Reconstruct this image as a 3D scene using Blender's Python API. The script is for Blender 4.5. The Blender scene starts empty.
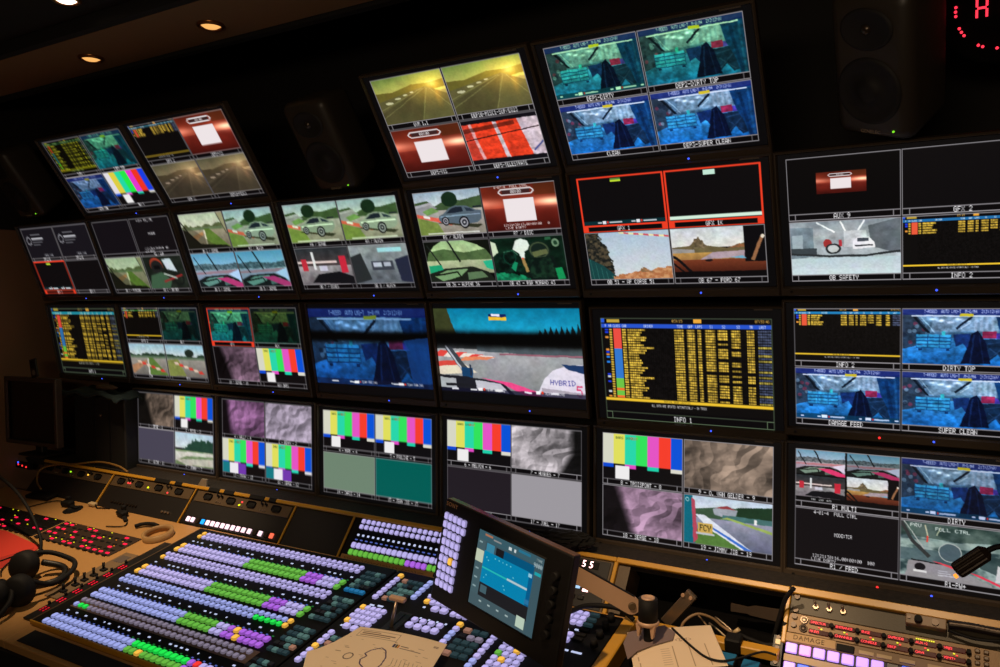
import bpy, bmesh, math, random
import numpy as np
from mathutils import Matrix, Vector

# ------------------------------------------------------------------ camera, world, lamps, exposure
sc = bpy.context.scene
COL = sc.collection
R = math.radians
F_PX = 776.232
CAM = Vector((2.57613517, -2.26009811, 1.38496936))
cam_d = bpy.data.cameras.new('camera'); cam = bpy.data.objects.new('camera', cam_d); COL.objects.link(cam)
cam_d.sensor_width = 36.0; cam_d.lens = F_PX * 36.0 / 1000.0; cam_d.clip_start = 0.02
CAM_ROT = Matrix.Rotation(R(30.366973), 4, 'Z') @ Matrix.Rotation(R(87.470424), 4, 'X') @ Matrix.Rotation(R(-0.4516), 4, 'Z')
cam.matrix_world = Matrix.Translation(CAM) @ CAM_ROT
sc.camera = cam
w = bpy.data.worlds.new('world'); sc.world = w; w.use_nodes = True
w.node_tree.nodes['Background'].inputs[0].default_value = (1.0, 0.72, 0.5, 1)
w.node_tree.nodes['Background'].inputs[1].default_value = 0.004
sc.view_settings.view_transform = 'Standard'; sc.view_settings.look = 'None'
sc.view_settings.exposure = 0.0; sc.view_settings.gamma = 1.0
sc.view_settings.use_curve_mapping = False
sc.cycles.use_denoising = True
sc.cycles.max_bounces = 5

def spot(x, y, z, tx, ty, tz, watts, ang, blend=0.6, col=(1.0, 0.60, 0.27), rad=0.025):
    d = bpy.data.lights.new('downlight_beam', 'SPOT'); d.energy = watts; d.color = col
    d.spot_size = R(ang); d.spot_blend = blend; d.shadow_soft_size = rad
    o = bpy.data.objects.new('downlight_beam', d); COL.objects.link(o)
    o.location = (x, y, z)
    o.rotation_euler = (Vector((tx, ty, tz)) - Vector((x, y, z))).to_track_quat('-Z', 'Y').to_euler()
# the ceiling downlights in a row in front of the monitor wall (three are in view, the rest go on to the right)
LC = (1.0, 0.72, 0.44)
spot(-0.30, -0.85, 2.30, -0.36, -0.36, 0.45, 120.0, 46, .9, LC)
spot(0.215, -0.85, 2.30, 0.25, -0.30, 0.45, 26.0, 32, .9, LC)
spot(1.15, -1.40, 2.30, 1.22, -0.66, 0.45, 80.0, 26, .8, LC)
spot(1.80, -1.40, 2.30, 1.93, -0.20, 0.50, 112.0, 28, .8, LC)
spot(2.46, -1.20, 2.30, 2.50, -0.14, 0.55, 58.0, 30, .8, LC)

# added warm fill light behind the camera for ceiling strip, left wall, speakers, bezels
ld = bpy.data.lights.new('fill_light', 'AREA'); ld.shape = 'RECTANGLE'; ld.size = 1.6; ld.size_y = 0.25; ld.energy = 17.0; ld.color = (1.0, 0.76, 0.52)
lo = bpy.data.objects.new('fill_light', ld); COL.objects.link(lo); lo.location = (2.1, -3.25, 1.60)
lo.rotation_euler = (Vector((1.2, -0.4, 1.8)) - lo.location).to_track_quat('-Z', 'Y').to_euler()

# ------------------------------------------------------------------ helpers
def bp(x, y, Y=None, X=None, Z=None):
    """the point of the plane y=Y, x=X or z=Z that lies under a pixel of the photograph"""
    d = CAM_ROT.to_3x3() @ Vector(((x - 500) / F_PX, -(y - 333.5) / F_PX, -1))
    k = ((Y - CAM.y) / d.y) if Y is not None else ((X - CAM.x) / d.x) if X is not None else ((Z - CAM.z) / d.z)
    return CAM + d * k

def lin(c):
    a = np.clip(np.asarray(c, float) / 255.0, 0, None)
    return np.where(a <= 0.04045, a / 12.92, ((a + 0.055) / 1.055) ** 2.4)

MATS = {}
def mat(name, col, rough=0.5, metal=0.0, emit=0.0, bump=0.0, scale=60.0, var=0.0, spec=0.5, trans=0.0, dark=1.0):
    """A procedural material; col is sRGB 0-255; var varies the colour with noise, bump gives relief."""
    if name in MATS: return MATS[name]
    m = bpy.data.materials.new(name); m.use_nodes = True; nt = m.node_tree; b = nt.nodes['Principled BSDF']
    c = (*lin(col), 1)
    b.inputs['Base Color'].default_value = (c[0] * dark, c[1] * dark, c[2] * dark, 1); b.inputs['Roughness'].default_value = rough
    b.inputs['Metallic'].default_value = metal; b.inputs['Specular IOR Level'].default_value = spec
    if trans: b.inputs['Transmission Weight'].default_value = trans
    tc = nt.nodes.new('ShaderNodeTexCoord'); nz = nt.nodes.new('ShaderNodeTexNoise')
    nz.inputs['Scale'].default_value = scale; nz.inputs['Detail'].default_value = 4
    nt.links.new(tc.outputs['Object'], nz.inputs['Vector'])
    if var:
        mx = nt.nodes.new('ShaderNodeMix'); mx.data_type = 'RGBA'
        mx.inputs[6].default_value = (*(lin(col) * (1 - var)), 1); mx.inputs[7].default_value = (*(lin(col) * (1 + var)), 1)
        nt.links.new(nz.outputs[0], mx.inputs[0]); nt.links.new(mx.outputs[2], b.inputs['Base Color'])
    if bump:
        bp = nt.nodes.new('ShaderNodeBump'); bp.inputs['Strength'].default_value = bump; bp.inputs['Distance'].default_value = 0.002
        nt.links.new(nz.outputs[0], bp.inputs['Height']); nt.links.new(bp.outputs[0], b.inputs['Normal'])
    if emit:
        b.inputs['Emission Color'].default_value = c; b.inputs['Emission Strength'].default_value = emit
        m.cycles.emission_sampling = 'NONE'
    MATS[name] = m
    return m

def attr_mat(name, emissive):
    m = bpy.data.materials.new(name); m.use_nodes = True; nt = m.node_tree; b = nt.nodes['Principled BSDF']
    at = nt.nodes.new('ShaderNodeAttribute'); at.attribute_name = 'pic'
    if emissive:
        b.inputs['Base Color'].default_value = (0.003, 0.003, 0.003, 1); b.inputs['Roughness'].default_value = 0.35
        b.inputs['Specular IOR Level'].default_value = 0.3
        nt.links.new(at.outputs['Color'], b.inputs['Emission Color']); b.inputs['Emission Strength'].default_value = 1.0
        m.cycles.emission_sampling = 'NONE'
    else:
        nt.links.new(at.outputs['Color'], b.inputs['Base Color']); b.inputs['Roughness'].default_value = 0.75
    return m

def obj(name, bm, m, parent=None, smooth=False, **props):
    me = bpy.data.meshes.new(name)
    bmesh.ops.recalc_face_normals(bm, faces=bm.faces)
    if smooth:
        for f in bm.faces: f.smooth = True
    bm.to_mesh(me); bm.free()
    for q in (m if isinstance(m, (list, tuple)) else [m]): me.materials.append(q)
    o = bpy.data.objects.new(name, me); COL.objects.link(o)
    if parent is not None: o.parent = parent
    for k, v in props.items(): o[k] = v
    return o

def inst(name, me, parent, loc, props=None):
    o = bpy.data.objects.new(name, me); COL.objects.link(o); o.parent = parent; o.location = loc
    for k, v in (props or {}).items(): o[k] = v
    return o

def thing(name, label, cat, mw=None, group=None):
    o = bpy.data.objects.new(name, None); COL.objects.link(o); o.empty_display_size = 0.05
    if mw is not None: o.matrix_world = mw
    o['label'] = label; o['category'] = cat
    if group: o['group'] = group
    return o

def tag(o, label, cat, group=None):
    o['label'] = label; o['category'] = cat
    if group: o['group'] = group
    return o

def nb(): return bmesh.new()

def box(bm, c, s, bev=0.0, rot=None, seg=1, mi=0, taper=None):
    t = bmesh.new(); bmesh.ops.create_cube(t, size=1.0)
    for v in t.verts: v.co = Vector((v.co.x * s[0], v.co.y * s[1], v.co.z * s[2]))
    if taper:
        for v in t.verts:
            if v.co.z > 0: v.co.x *= taper; v.co.y *= taper
    if bev: bmesh.ops.bevel(t, geom=t.edges[:], offset=bev, segments=seg, affect='EDGES', profile=0.5)
    M = Matrix.Translation(Vector(c)) @ (rot if rot is not None else Matrix.Identity(4))
    join(bm, t, M, mi)

def join(bm, t, M, mi=0):
    vs = [bm.verts.new(M @ v.co) for v in t.verts]; t.verts.index_update()
    for f in t.faces:
        try: nf = bm.faces.new([vs[v.index] for v in f.verts]); nf.material_index = mi; nf.smooth = f.smooth
        except ValueError: pass
    t.free()

def cyl(bm, p0, p1, r0, r1=None, n=16, mi=0):
    p0 = Vector(p0); p1 = Vector(p1); r1 = r0 if r1 is None else r1
    q = (p1 - p0).to_track_quat('Z', 'Y').to_matrix(); a = []; b = []
    for k in range(n):
        d = q @ Vector((math.cos(2 * math.pi * k / n), math.sin(2 * math.pi * k / n), 0))
        a.append(bm.verts.new(p0 + d * r0)); b.append(bm.verts.new(p1 + d * r1))
    for k in range(n):
        f = bm.faces.new((a[k], a[(k + 1) % n], b[(k + 1) % n], b[k])); f.smooth = True; f.material_index = mi
    bm.faces.new(a[::-1]).material_index = mi; bm.faces.new(b).material_index = mi

def lathe(bm, M, prof, n=32, sx=1.0, sy=1.0):
    """prof: [(radius, height)] turned round the local Z of M"""
    rings = []
    for r, h in prof:
        if r < 1e-6: rings.append([bm.verts.new(M @ Vector((0, 0, h)))]); continue
        rings.append([bm.verts.new(M @ Vector((r * sx * math.cos(2 * math.pi * k / n), r * sy * math.sin(2 * math.pi * k / n), h))) for k in range(n)])
    for A, B in zip(rings, rings[1:]):
        for k in range(n):
            a0 = A[k % len(A)]; a1 = A[(k + 1) % len(A)]; b0 = B[k % len(B)]; b1 = B[(k + 1) % len(B)]
            vs = []
            for v in (a0, a1, b1, b0):
                if v not in vs: vs.append(v)
            if len(vs) > 2:
                f = bm.faces.new(vs); f.smooth = True

def spline(pts, n=8):
    P = [Vector(p) for p in pts]; P = [P[0] * 2 - P[1]] + P + [P[-1] * 2 - P[-2]]; out = []
    for i in range(1, len(P) - 2):
        for k in range(n):
            t = k / n
            out.append(0.5 * ((2 * P[i]) + (-P[i - 1] + P[i + 1]) * t + (2 * P[i - 1] - 5 * P[i] + 4 * P[i + 1] - P[i + 2]) * t * t + (-P[i - 1] + 3 * P[i] - 3 * P[i + 1] + P[i + 2]) * t ** 3))
    return out + [P[-2]]

def tube(bm, pts, r, n=8, sub=8, mi=0):
    S = spline(pts, sub) if sub else [Vector(p) for p in pts]; prev = None; up = Vector((0.13, 0.2, 1)).normalized()
    m = len(S)
    for i, p in enumerate(S):
        t = (S[min(i + 1, m - 1)] - S[max(i - 1, 0)]).normalized()
        a = (up - t * up.dot(t)).normalized(); b = t.cross(a); up = a
        rr = r(i / (m - 1)) if callable(r) else r
        ring = [bm.verts.new(p + (a * math.cos(2 * math.pi * k / n) + b * math.sin(2 * math.pi * k / n)) * rr) for k in range(n)]
        if prev:
            for k in range(n):
                f = bm.faces.new((prev[k], prev[(k + 1) % n], ring[(k + 1) % n], ring[k])); f.smooth = True; f.material_index = mi
        else: bm.faces.new(ring[::-1]).material_index = mi
        prev = ring
    bm.faces.new(prev).material_index = mi

def prism(bm, pts, z0, z1, M=None, mi=0):
    """outline pts (x,y) extruded from z0 to z1"""
    M = M or Matrix.Identity(4)
    a = [bm.verts.new(M @ Vector((x, y, z0))) for x, y in pts]; b = [bm.verts.new(M @ Vector((x, y, z1))) for x, y in pts]
    n = len(pts); bm.faces.new(a[::-1]).material_index = mi; bm.faces.new(b).material_index = mi
    for k in range(n): bm.faces.new((a[k], a[(k + 1) % n], b[(k + 1) % n], b[k])).material_index = mi

def textobj(name, s, size, m, parent, loc, rot=(0, 0, 0), ext=0.0004, align='CENTER', font_w=1.0):
    cu = bpy.data.curves.new(name, 'FONT'); cu.body = s; cu.size = size; cu.extrude = ext; cu.align_x = align; cu.align_y = 'CENTER'
    cu.resolution_u = 2; cu.space_character = font_w
    t = bpy.data.objects.new(name, cu); COL.objects.link(t); t.rotation_euler = rot
    dg = bpy.context.evaluated_depsgraph_get(); me = bpy.data.meshes.new_from_object(t.evaluated_get(dg))
    bpy.data.objects.remove(t); me.materials.clear(); me.materials.append(m)
    o = bpy.data.objects.new(name, me); COL.objects.link(o); o.parent = parent; o.location = loc; o.rotation_euler = rot
    o['kind'] = 'stuff'
    return o

# ------------------------------------------------------------------ painter for what screens show (values are sRGB 0-255)
FONT = {' ': (0,0,0,0,0), '-': (8,8,8,8,8), '+': (8,8,62,8,8), '.': (0,96,96,0,0), '/': (32,16,8,4,2), ':': (0,54,54,0,0), "'": (0,5,3,0,0), '*': (20,8,62,8,20),
 '0': (62,81,73,69,62), '1': (0,66,127,64,0), '2': (66,97,81,73,70), '3': (33,65,69,75,49), '4': (24,20,18,127,16), '5': (39,69,69,69,57), '6': (60,74,73,73,48),
 '7': (1,113,9,5,3), '8': (54,73,73,73,54), '9': (6,73,73,41,30), 'A': (126,17,17,17,126), 'B': (127,73,73,73,54), 'C': (62,65,65,65,34), 'D': (127,65,65,34,28),
 'E': (127,73,73,73,65), 'F': (127,9,9,9,1), 'G': (62,65,73,73,122), 'H': (127,8,8,8,127), 'I': (0,65,127,65,0), 'J': (32,64,65,63,1), 'K': (127,8,20,34,65),
 'L': (127,64,64,64,64), 'M': (127,2,12,2,127), 'N': (127,4,8,16,127), 'O': (62,65,65,65,62), 'P': (127,9,9,9,6), 'Q': (62,65,81,33,94), 'R': (127,9,25,41,70),
 'S': (70,73,73,73,49), 'T': (1,1,127,1,1), 'U': (63,64,64,64,63), 'V': (31,32,64,32,31), 'W': (63,64,56,64,63), 'X': (99,20,8,20,99), 'Y': (7,8,112,8,7), 'Z': (97,81,73,69,67)}
rng = np.random.default_rng(7)

def fbm(h, w, fx, fy, octs=4, rg=None):
    rg = rg or rng; out = np.zeros((h, w)); amp = 1.0; tot = 0
    for o in range(octs):
        gx = max(2, int(fx * 2 ** o) + 2); gy = max(2, int(fy * 2 ** o) + 2); g = rg.random((gy, gx))
        y = np.linspace(0, gy - 1.001, h); x = np.linspace(0, gx - 1.001, w); yi = y.astype(int); xi = x.astype(int)
        ty = (y - yi)[:, None]; tx = (x - xi)[None, :]; ty = ty * ty * (3 - 2 * ty); tx = tx * tx * (3 - 2 * tx)
        v = (g[yi][:, xi] * (1 - ty) * (1 - tx) + g[yi + 1][:, xi] * ty * (1 - tx) + g[yi][:, xi + 1] * (1 - ty) * tx + g[yi + 1][:, xi + 1] * ty * tx)
        out += v * amp; tot += amp; amp *= 0.55
    return out / tot

class Cv:
    """a view on a pixel array; coordinates run 0..1 to the right and down"""
    def __init__(s, a): s.a = a; s.h, s.w = a.shape[:2]
    def sub(s, x0, y0, x1, y1):
        X0, X1 = int(round(x0 * s.w)), int(round(x1 * s.w)); Y0, Y1 = int(round(y0 * s.h)), int(round(y1 * s.h))
        return Cv(s.a[Y0:max(Y1, Y0 + 1), X0:max(X1, X0 + 1)])
    def fill(s, c): s.a[:] = c
    def rect(s, x0, y0, x1, y1, c, al=1.0):
        X0, X1 = int(round(x0 * s.w)), int(round(x1 * s.w)); Y0, Y1 = int(round(y0 * s.h)), int(round(y1 * s.h))
        X0 = max(X0, 0); Y0 = max(Y0, 0)
        if X1 > X0 or Y1 > Y0:
            v = s.a[Y0:max(Y1, Y0 + 1), X0:max(X1, X0 + 1)]; v[:] = v * (1 - al) + np.array(c, float) * al
    def poly(s, P, c, al=1.0):
        P = np.array(P, float) * (s.w, s.h); x0, y0 = np.floor(P.min(0)).astype(int); x1, y1 = np.ceil(P.max(0)).astype(int)
        x0 = max(x0, 0); y0 = max(y0, 0); x1 = min(x1, s.w); y1 = min(y1, s.h)
        if x1 <= x0 or y1 <= y0: return
        X, Y = np.meshgrid(np.arange(x0, x1) + .5, np.arange(y0, y1) + .5); ins = np.zeros(X.shape, bool)
        for (ax, ay), (bx, by) in zip(P, np.roll(P, -1, 0)):
            if ay == by: continue
            ins ^= ((ay > Y) != (by > Y)) & (X < (bx - ax) * (Y - ay) / (by - ay) + ax)
        v = s.a[y0:y1, x0:x1]; v[ins] = v[ins] * (1 - al) + np.array(c, float) * al
    def ell(s, cx, cy, rx, ry, c, al=1.0, ring=None):
        y, x = np.mgrid[0:s.h, 0:s.w]; d = (((x + .5) / s.w - cx) / rx) ** 2 + (((y + .5) / s.h - cy) / ry) ** 2
        m = d < 1
        if ring: m &= d > ring
        s.a[m] = s.a[m] * (1 - al) + np.array(c, float) * al
    def line(s, P, wd, c, al=1.0):
        for (ax, ay), (bx, by) in zip(P, P[1:]):
            dx, dy = (bx - ax) * s.w, (by - ay) * s.h; L = math.hypot(dx, dy) or 1; nx, ny = -dy / L * wd * s.w / 2, dx / L * wd * s.w / 2
            nx /= s.w; ny /= s.h
            s.poly([(ax + nx, ay + ny), (bx + nx, by + ny), (bx - nx, by - ny), (ax - nx, ay - ny)], c, al)
    def vgrad(s, y0, y1, c0, c1, x0=0, x1=1, al=1.0):
        v = s.sub(x0, y0, x1, y1).a; t = np.linspace(0, 1, v.shape[0])[:, None, None]
        v[:] = v * (1 - al) + (np.array(c0, float) * (1 - t) + np.array(c1, float) * t) * al
    def glow(s, cx, cy, rx, ry, c, k=1.0):
        y, x = np.mgrid[0:s.h, 0:s.w]; d = (((x + .5) / s.w - cx) / rx) ** 2 + (((y + .5) / s.h - cy) / ry) ** 2
        s.a += np.exp(-d)[..., None] * np.array(c, float) * k
    def noise(s, amt, fx=12, fy=8, octs=4): s.a *= (1 + amt * (fbm(s.h, s.w, fx, fy, octs) - .5) * 2)[..., None]
    def tint(s, c): s.a *= np.array(c, float)
    def rbox(s, x0, y0, x1, y1, c, t=0.004, asp=1.6):
        ty = t * s.w / s.h
        for r in ((x0, y0, x1, y0 + ty), (x0, y1 - ty, x1, y1), (x0, y0, x0 + t, y1), (x1 - t, y0, x1, y1)): s.rect(*r, c)
    def text(s, t, cx, cy, hh, c, wd=None, al=1.0, anchor='c'):
        """hh = letter height (fraction of the height); wd = total width or natural"""
        t = t.upper(); n = len(t) * 6 - 1; cols = []
        for ch in t: cols += list(FONT.get(ch, (127, 65, 65, 65, 127))) + [0]
        bits = np.array([[(c_ >> r) & 1 for c_ in cols[:n]] for r in range(7)], float)
        H = max(3, hh * s.h); W = wd * s.w if wd else H * n / 7 * 0.70
        x0 = cx * s.w - (W / 2 if anchor == 'c' else 0); y0 = cy * s.h - H / 2
        X0, X1, Y0, Y1 = max(0, int(x0)), min(s.w, int(x0 + W) + 1), max(0, int(y0)), min(s.h, int(y0 + H) + 1)
        if X1 <= X0 or Y1 <= Y0: return
        k = 3; acc = 0
        for dy in range(k):
            for dx in range(k):
                xi = np.floor((np.arange(X0, X1) + (dx + .5) / k - x0) / W * n).astype(int); yi = np.floor((np.arange(Y0, Y1) + (dy + .5) / k - y0) / H * 7).astype(int)
                ok = ((yi >= 0) & (yi < 7))[:, None] & ((xi >= 0) & (xi < n))[None, :]
                acc = acc + bits[np.clip(yi, 0, 6)][:, np.clip(xi, 0, n - 1)] * ok
        acc = np.clip(acc / k / k * 1.25, 0, 1)[..., None] * al; v = s.a[Y0:Y1, X0:X1]; v[:] = v * (1 - acc) + np.array(c, float) * acc

def foliage(q, P_, c1, c2, al=1.0, f=30):
    m = Cv(np.zeros((q.h, q.w, 1))); m.poly(P_, (1.,)); n = fbm(q.h, q.w, f, f * .7, 3); k = np.clip((n - .35) * 3, 0, 1)[..., None]
    dx = ((fbm(q.h, q.w, 24, 16, 3) - .5) * q.w * .09).astype(int); dy = ((fbm(q.h, q.w, 24, 16, 3) - .5) * q.h * .09).astype(int); y, x = np.mgrid[0:q.h, 0:q.w]
    mm = m.a[np.clip(y + dy, 0, q.h - 1), np.clip(x + dx, 0, q.w - 1)] * al; q.a[:] = q.a * (1 - mm) + (np.array(c1, float) * (1 - k) + np.array(c2, float) * k) * mm
GRY = (142, 138, 142)
# ---- pictures
def bars(q, plug=False, tx=True):
    cs = [(214, 214, 196), (224, 222, 92), (40, 214, 170), (50, 226, 92), (228, 84, 196), (246, 62, 44), (10, 82, 214)]
    if not tx: cs = [(225, 220, 226), (222, 206, 66), (34, 216, 166), (36, 232, 72), (226, 56, 206), (240, 52, 34), (24, 62, 226)]
    q.fill((14, 12, 14))
    for i, c in enumerate(cs): q.rect(i / 7, 0, (i + 1) / 7, .66, c)
    if plug:
        for i, c in enumerate([(20, 70, 190), (18, 16, 18), (230, 70, 200), (18, 16, 18), (40, 214, 180), (18, 16, 18), (220, 216, 220)]): q.rect(i / 7, .66, (i + 1) / 7, .75, c)
        q.rect(0, .70, .18, 1, (20, 120, 130)); q.rect(.18, .70, .37, 1, (236, 232, 238)); q.rect(.37, .70, .56, 1, (112, 56, 170))
    else:
        for i, c in enumerate([(14, 74, 210), (14, 12, 14), (226, 74, 196), (14, 12, 14), (30, 208, 170), (14, 12, 14), (220, 218, 204)]): q.rect(i / 7, .66, (i + 1) / 7, .745, c)
        q.rect(.165, .70, .345, .99, (238, 236, 236))
    if tx: q.text('BARS 1KHZ', .28, .09, .05, (70, 90, 40), wd=.22); q.text('TEST', .40, .09, .05, (220, 90, 50), wd=.10)

def cloth(q, base, seed=0, dark=.25, side='l'):
    """crumpled fabric: a relief of soft folds shaded by its slope"""
    rg = np.random.default_rng(seed); w1 = fbm(q.h, q.w, 2, 2, 2, rg) - .5; w2 = fbm(q.h, q.w, 3, 2, 3, rg) - .5; y, x = np.mgrid[0:1:q.h * 1j, 0:1:q.w * 1j]
    f = x * 2.1 + y * .9 + w1 * 2.2; tri = np.abs((f % 1) - .5) * 2; hgt = .45 * tri + .55 * fbm(q.h, q.w, 4, 3, 4, rg) + .35 * (1 - np.abs(w2) * 4).clip(0, 1)
    gx = np.gradient(hgt, axis=1) * q.w; gy = np.gradient(hgt, axis=0) * q.h
    sh = .68 + .10 * np.tanh(gx * .45) + .03 * gy.clip(-3, 3) + .7 * (fbm(q.h, q.w, 1.5, 1.2, 2, rg) - .5)
    if side == 'l' and dark: sh *= np.clip((x - dark * (.35 + .65 * y)) * 7, .12, 1)
    if side == 'r': sh *= np.clip((.93 - x - .35 * (y > .55) * (y - .55)) * 8, .1, 1)
    q.a[:] = np.array(base, float) * sh.clip(.05, 1.15)[..., None]

def garage(q, tint=(1, 1, 1), banner=True, low=False, dim=1.0, xbar=(.08, .95)):
    q.vgrad(0, .5, (128, 158, 170), (96, 140, 160)); q.vgrad(.46, 1, (70, 160, 205), (24, 112, 176)); q.noise(.35, 7, 5, 3)
    q.poly([(.28, .10), (.62, .10), (.58, .40), (.24, .42)], (150, 178, 184), .7)
    for i in range(6): q.glow(.27 + .07 * i, .19 + .03 * (i % 3), .03, .022, (150, 140, 130))
    q.poly([(0, .08), (.12, .12), (.20, .30), (.22, .62), (0, .74)], (44, 58, 70), .9)
    for k in range(12): q.ell(.02 + .19 * rng.random(), .25 + .4 * rng.random(), .02, .035, [(150, 60, 80), (30, 44, 60), (130, 160, 170)][k % 3], .7)
    q.line([(.10, .14), (.24, .46)], .022, (14, 26, 36)); q.line([(.15, .12), (.30, .48)], .010, (170, 205, 210)); q.line([(.62, .10), (.46, .36)], .022, (20, 34, 48)); q.line([(.70, .08), (.50, .36)], .010, (205, 225, 225))
    q.poly([(.20, .44), (.60, .42), (.60, .50), (.20, .55)], (70, 108, 126)); q.poly([(.60, .12), (.80, .10), (.80, .42), (.56, .38)], (150, 180, 188))
    for i in range(4): q.rect(.61 + .045 * i, .13, .635 + .045 * i, .40, (186, 208, 212), .8)
    for r in range(4):
        q.rect(.12, .47 + r * .062, .42, .525 + r * .062, (52, 158, 196) if r % 2 else (64, 178, 212)); q.rect(.12, .513 + r * .062, .42, .530 + r * .062, (18, 72, 116))
        for c in range(4): q.rect(.12 + c * .1, .47 + r * .062, .126 + c * .1, .525 + r * .062, (20, 80, 126))
    q.rect(.34, .40, .37, .48, (60, 200, 190)); q.rect(.14, .72, .17, .76, (16, 50, 90)); q.rect(.38, .72, .41, .76, (16, 50, 90))
    q.poly([(.44, .46), (.58, .44), (.60, .75), (.56, .74), (.52, .62), (.46, .68)], (22, 52, 104)); q.rect(.68, .40, .79, .52, (186, 46, 84)); q.rect(.79, .43, .86, .52, (90, 70, 180))
    q.poly([(.66, .54), (.90, .52), (.93, .92), (.86, .96), (.80, .80), (.72, .96), (.70, .74)], (14, 30, 50), .85)
    for p in ([(.72, .62), (.92, .56)], [(.72, .90), (.90, .60)], [(.74, .70), (.88, .92)]): q.line(p, .010, (36, 66, 96))
    q.poly([(.59, .44), (.64, .39), (.70, .56), (.75, .97), (.50, .98), (.55, .72)], (8, 18, 44)); q.line([(.61, .46), (.58, .96)], .014, (18, 40, 78)); q.line([(.65, .46), (.69, .96)], .01, (16, 34, 68)); q.a *= .9
    q.poly([(.78, .12), (1, .08), (1, 1), (.92, 1), (.88, .70), (.82, .46)], (14, 58, 98)); q.line([(.87, .2), (.94, 1)], .03, (10, 44, 80)); q.line([(.95, .12), (.97, 1)], .02, (24, 76, 116))
    q.noise(.45, 26, 17, 4)
    if banner:
        q.rect(0, 0, 1, .115, (22, 34, 100), .85); q.text('T-REEED  AUTO LMQ-T  M-Q/M4  2:3:12:6V', .5, .055, .058, (235, 235, 245), wd=.62)
        q.rect(xbar[0], .125, xbar[1], .145, (240, 240, 236)); q.rect(.49, .09, .60, .14, (232, 200, 40))
    if low:
        q.rect(0, .905, 1, 1, (12, 60, 80), .8)
        for x in (.05, .22, .62, .95): q.rect(x, .94, x + .03, .965, (230, 235, 240))
        for x in (.26, .68): q.rect(x, .925, x + .05, .975, (250, 250, 250)); q.rect(x + .06, .93, x + .075, .97, (220, 50, 40)); q.rect(x + .08, .938, x + .22, .965, (200, 210, 215))
    q.tint(tint); q.tint((dim,) * 3)

def table(q, full=True, hdr=(40, 84, 206), tint=(1, 1, 1)):
    q.fill((14, 12, 12)); q.rect(0, 0, 1, .055, (10, 8, 12)); q.rect(0, .005, .025, .05, (40, 90, 220)); q.rect(.04, .012, .12, .045, (190, 160, 60))
    q.rect(.57, .008, .615, .05, (240, 170, 60)); q.text('03:15', .475, .028, .03, (230, 180, 80), wd=.06); q.text('07:51:46', .95, .028, .03, (230, 180, 80), wd=.075)
    q.rect(0, .062, 1, .105, hdr)
    for x, t in ((.03, 'P'), (.06, 'NR'), (.10, 'CLASS'), (.15, 'CAR'), (.30, 'DRIVER'), (.49, 'TIME'), (.55, 'GAP'), (.60, 'LAPS'), (.67, 'S1'), (.74, 'S2'), (.82, 'S3'), (.89, 'TR'), (.95, 'LAST')): q.text(t, x, .084, .028, (235, 240, 250))
    rg = np.random.default_rng(3); N = 28 if full else 5; y0 = .112; dy = (.872 - .112) / 28 if full else .042
    Y = (206, 170, 62)
    for r in range(N):
        a = y0 + r * dy + dy * .16; b = y0 + (r + 1) * dy - dy * .12
        if full: cl = (236, 78, 66) if r < 8 else (52, 120, 206) if r < 20 else (110, 196, 70) if r not in (24, 27) else (240, 110, 50)
        else: cl = (236, 90, 60)
        q.rect(.078, y0 + r * dy, .128, y0 + (r + 1) * dy, cl)
        if rg.random() < .62: q.rect(.025, a, .045, b, rg.choice([(30, 60, 220), (40, 130, 230), (230, 150, 60), (200, 210, 220)]))
        q.rect(.052, a, .07, b, Y); q.rect(.135, a, .158, b, Y)
        q.rect(.168, a, .23 + rg.random() * .06 + (.05 if r == 7 or r == 19 else 0), b, Y)
        for x0, x1, p in ((.455, .51, 1), (.53, .575, 1), (.59, .612, 1), (.635, .69, 1), (.705, .76, .8), (.78, .83, .74), (.865, .905, .92)):
            if rg.random() < p and not (r == 16 and x0 > .62): q.rect(x0, a, x1, b, Y, .95)
        q.rect(.925, a, .995, b, (84, 96, 130) if rg.random() < .75 else (210, 190, 80), .75)
    q.sub(.13, .11, 1, .87).noise(.5, 70, 30, 2)
    # the digits: fine dark gaps between characters
    m = (np.arange(q.w) * 5 // max(1, int(q.w * .022))) % 3 == 0
    s = q.sub(.13, y0, 1, .88).a; s[:, m[:s.shape[1]]] *= .72
    q.rect(0, .875 if full else .86, 1, .905 if full else .89, (240, 196, 50))
    q.text('TROPICAL ORDER LOGISTICS', .45, .89 if full else .875, .02, (120, 100, 30), wd=.16)
    q.text('ALL DATA ARE UPDATED AUTOMATICALLY - ON TRACK', .46, .94 if full else .925, .028, (220, 220, 220), wd=.33)
    q.tint(tint)

def sunset(q, tint=(1, 1, 1), dim=1.0, grey=0.0):
    q.vgrad(0, .42, (104, 128, 62), (196, 190, 96)); q.vgrad(.42, 1, (150, 140, 84), (60, 62, 28)); q.poly([(0, .30), (.25, .32), (.55, .22), (.8, .24), (1, .20), (1, .36), (0, .52)], (104, 96, 40))
    q.poly([(0, .50), (.72, .30), (1, .52), (1, 1), (0, 1)], (92, 88, 52)); q.poly([(.72, .30), (0, .74), (0, 1), (.55, 1)], (78, 74, 44))
    for a, b in (((.74, .34), (.55, 1)), ((.70, .34), (0, .86)), ((.68, .33), (0, .68)), ((.78, .36), (1, .8))): q.line([a, b], .008, (150, 150, 90), .55)
    for i, (x, y) in enumerate(((.16, .545), (.30, .47), (.42, .42), (.52, .38))): q.ell(x, y, .055 - i * .01, .026 - .004 * i, (226, 226, 180), .8)
    q.noise(.14, 6, 4, 4); q.glow(.82, .27, .34, .32, (120, 84, 22)); q.glow(.82, .27, .07, .07, (70, 70, 50)); q.glow(.86, .50, .04, .22, (46, 26, 4)); q.a[:] = q.a * (1 - grey) + q.a.mean(-1, keepdims=True) * grey; q.tint(tint); q.tint((dim,) * 3)

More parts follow.
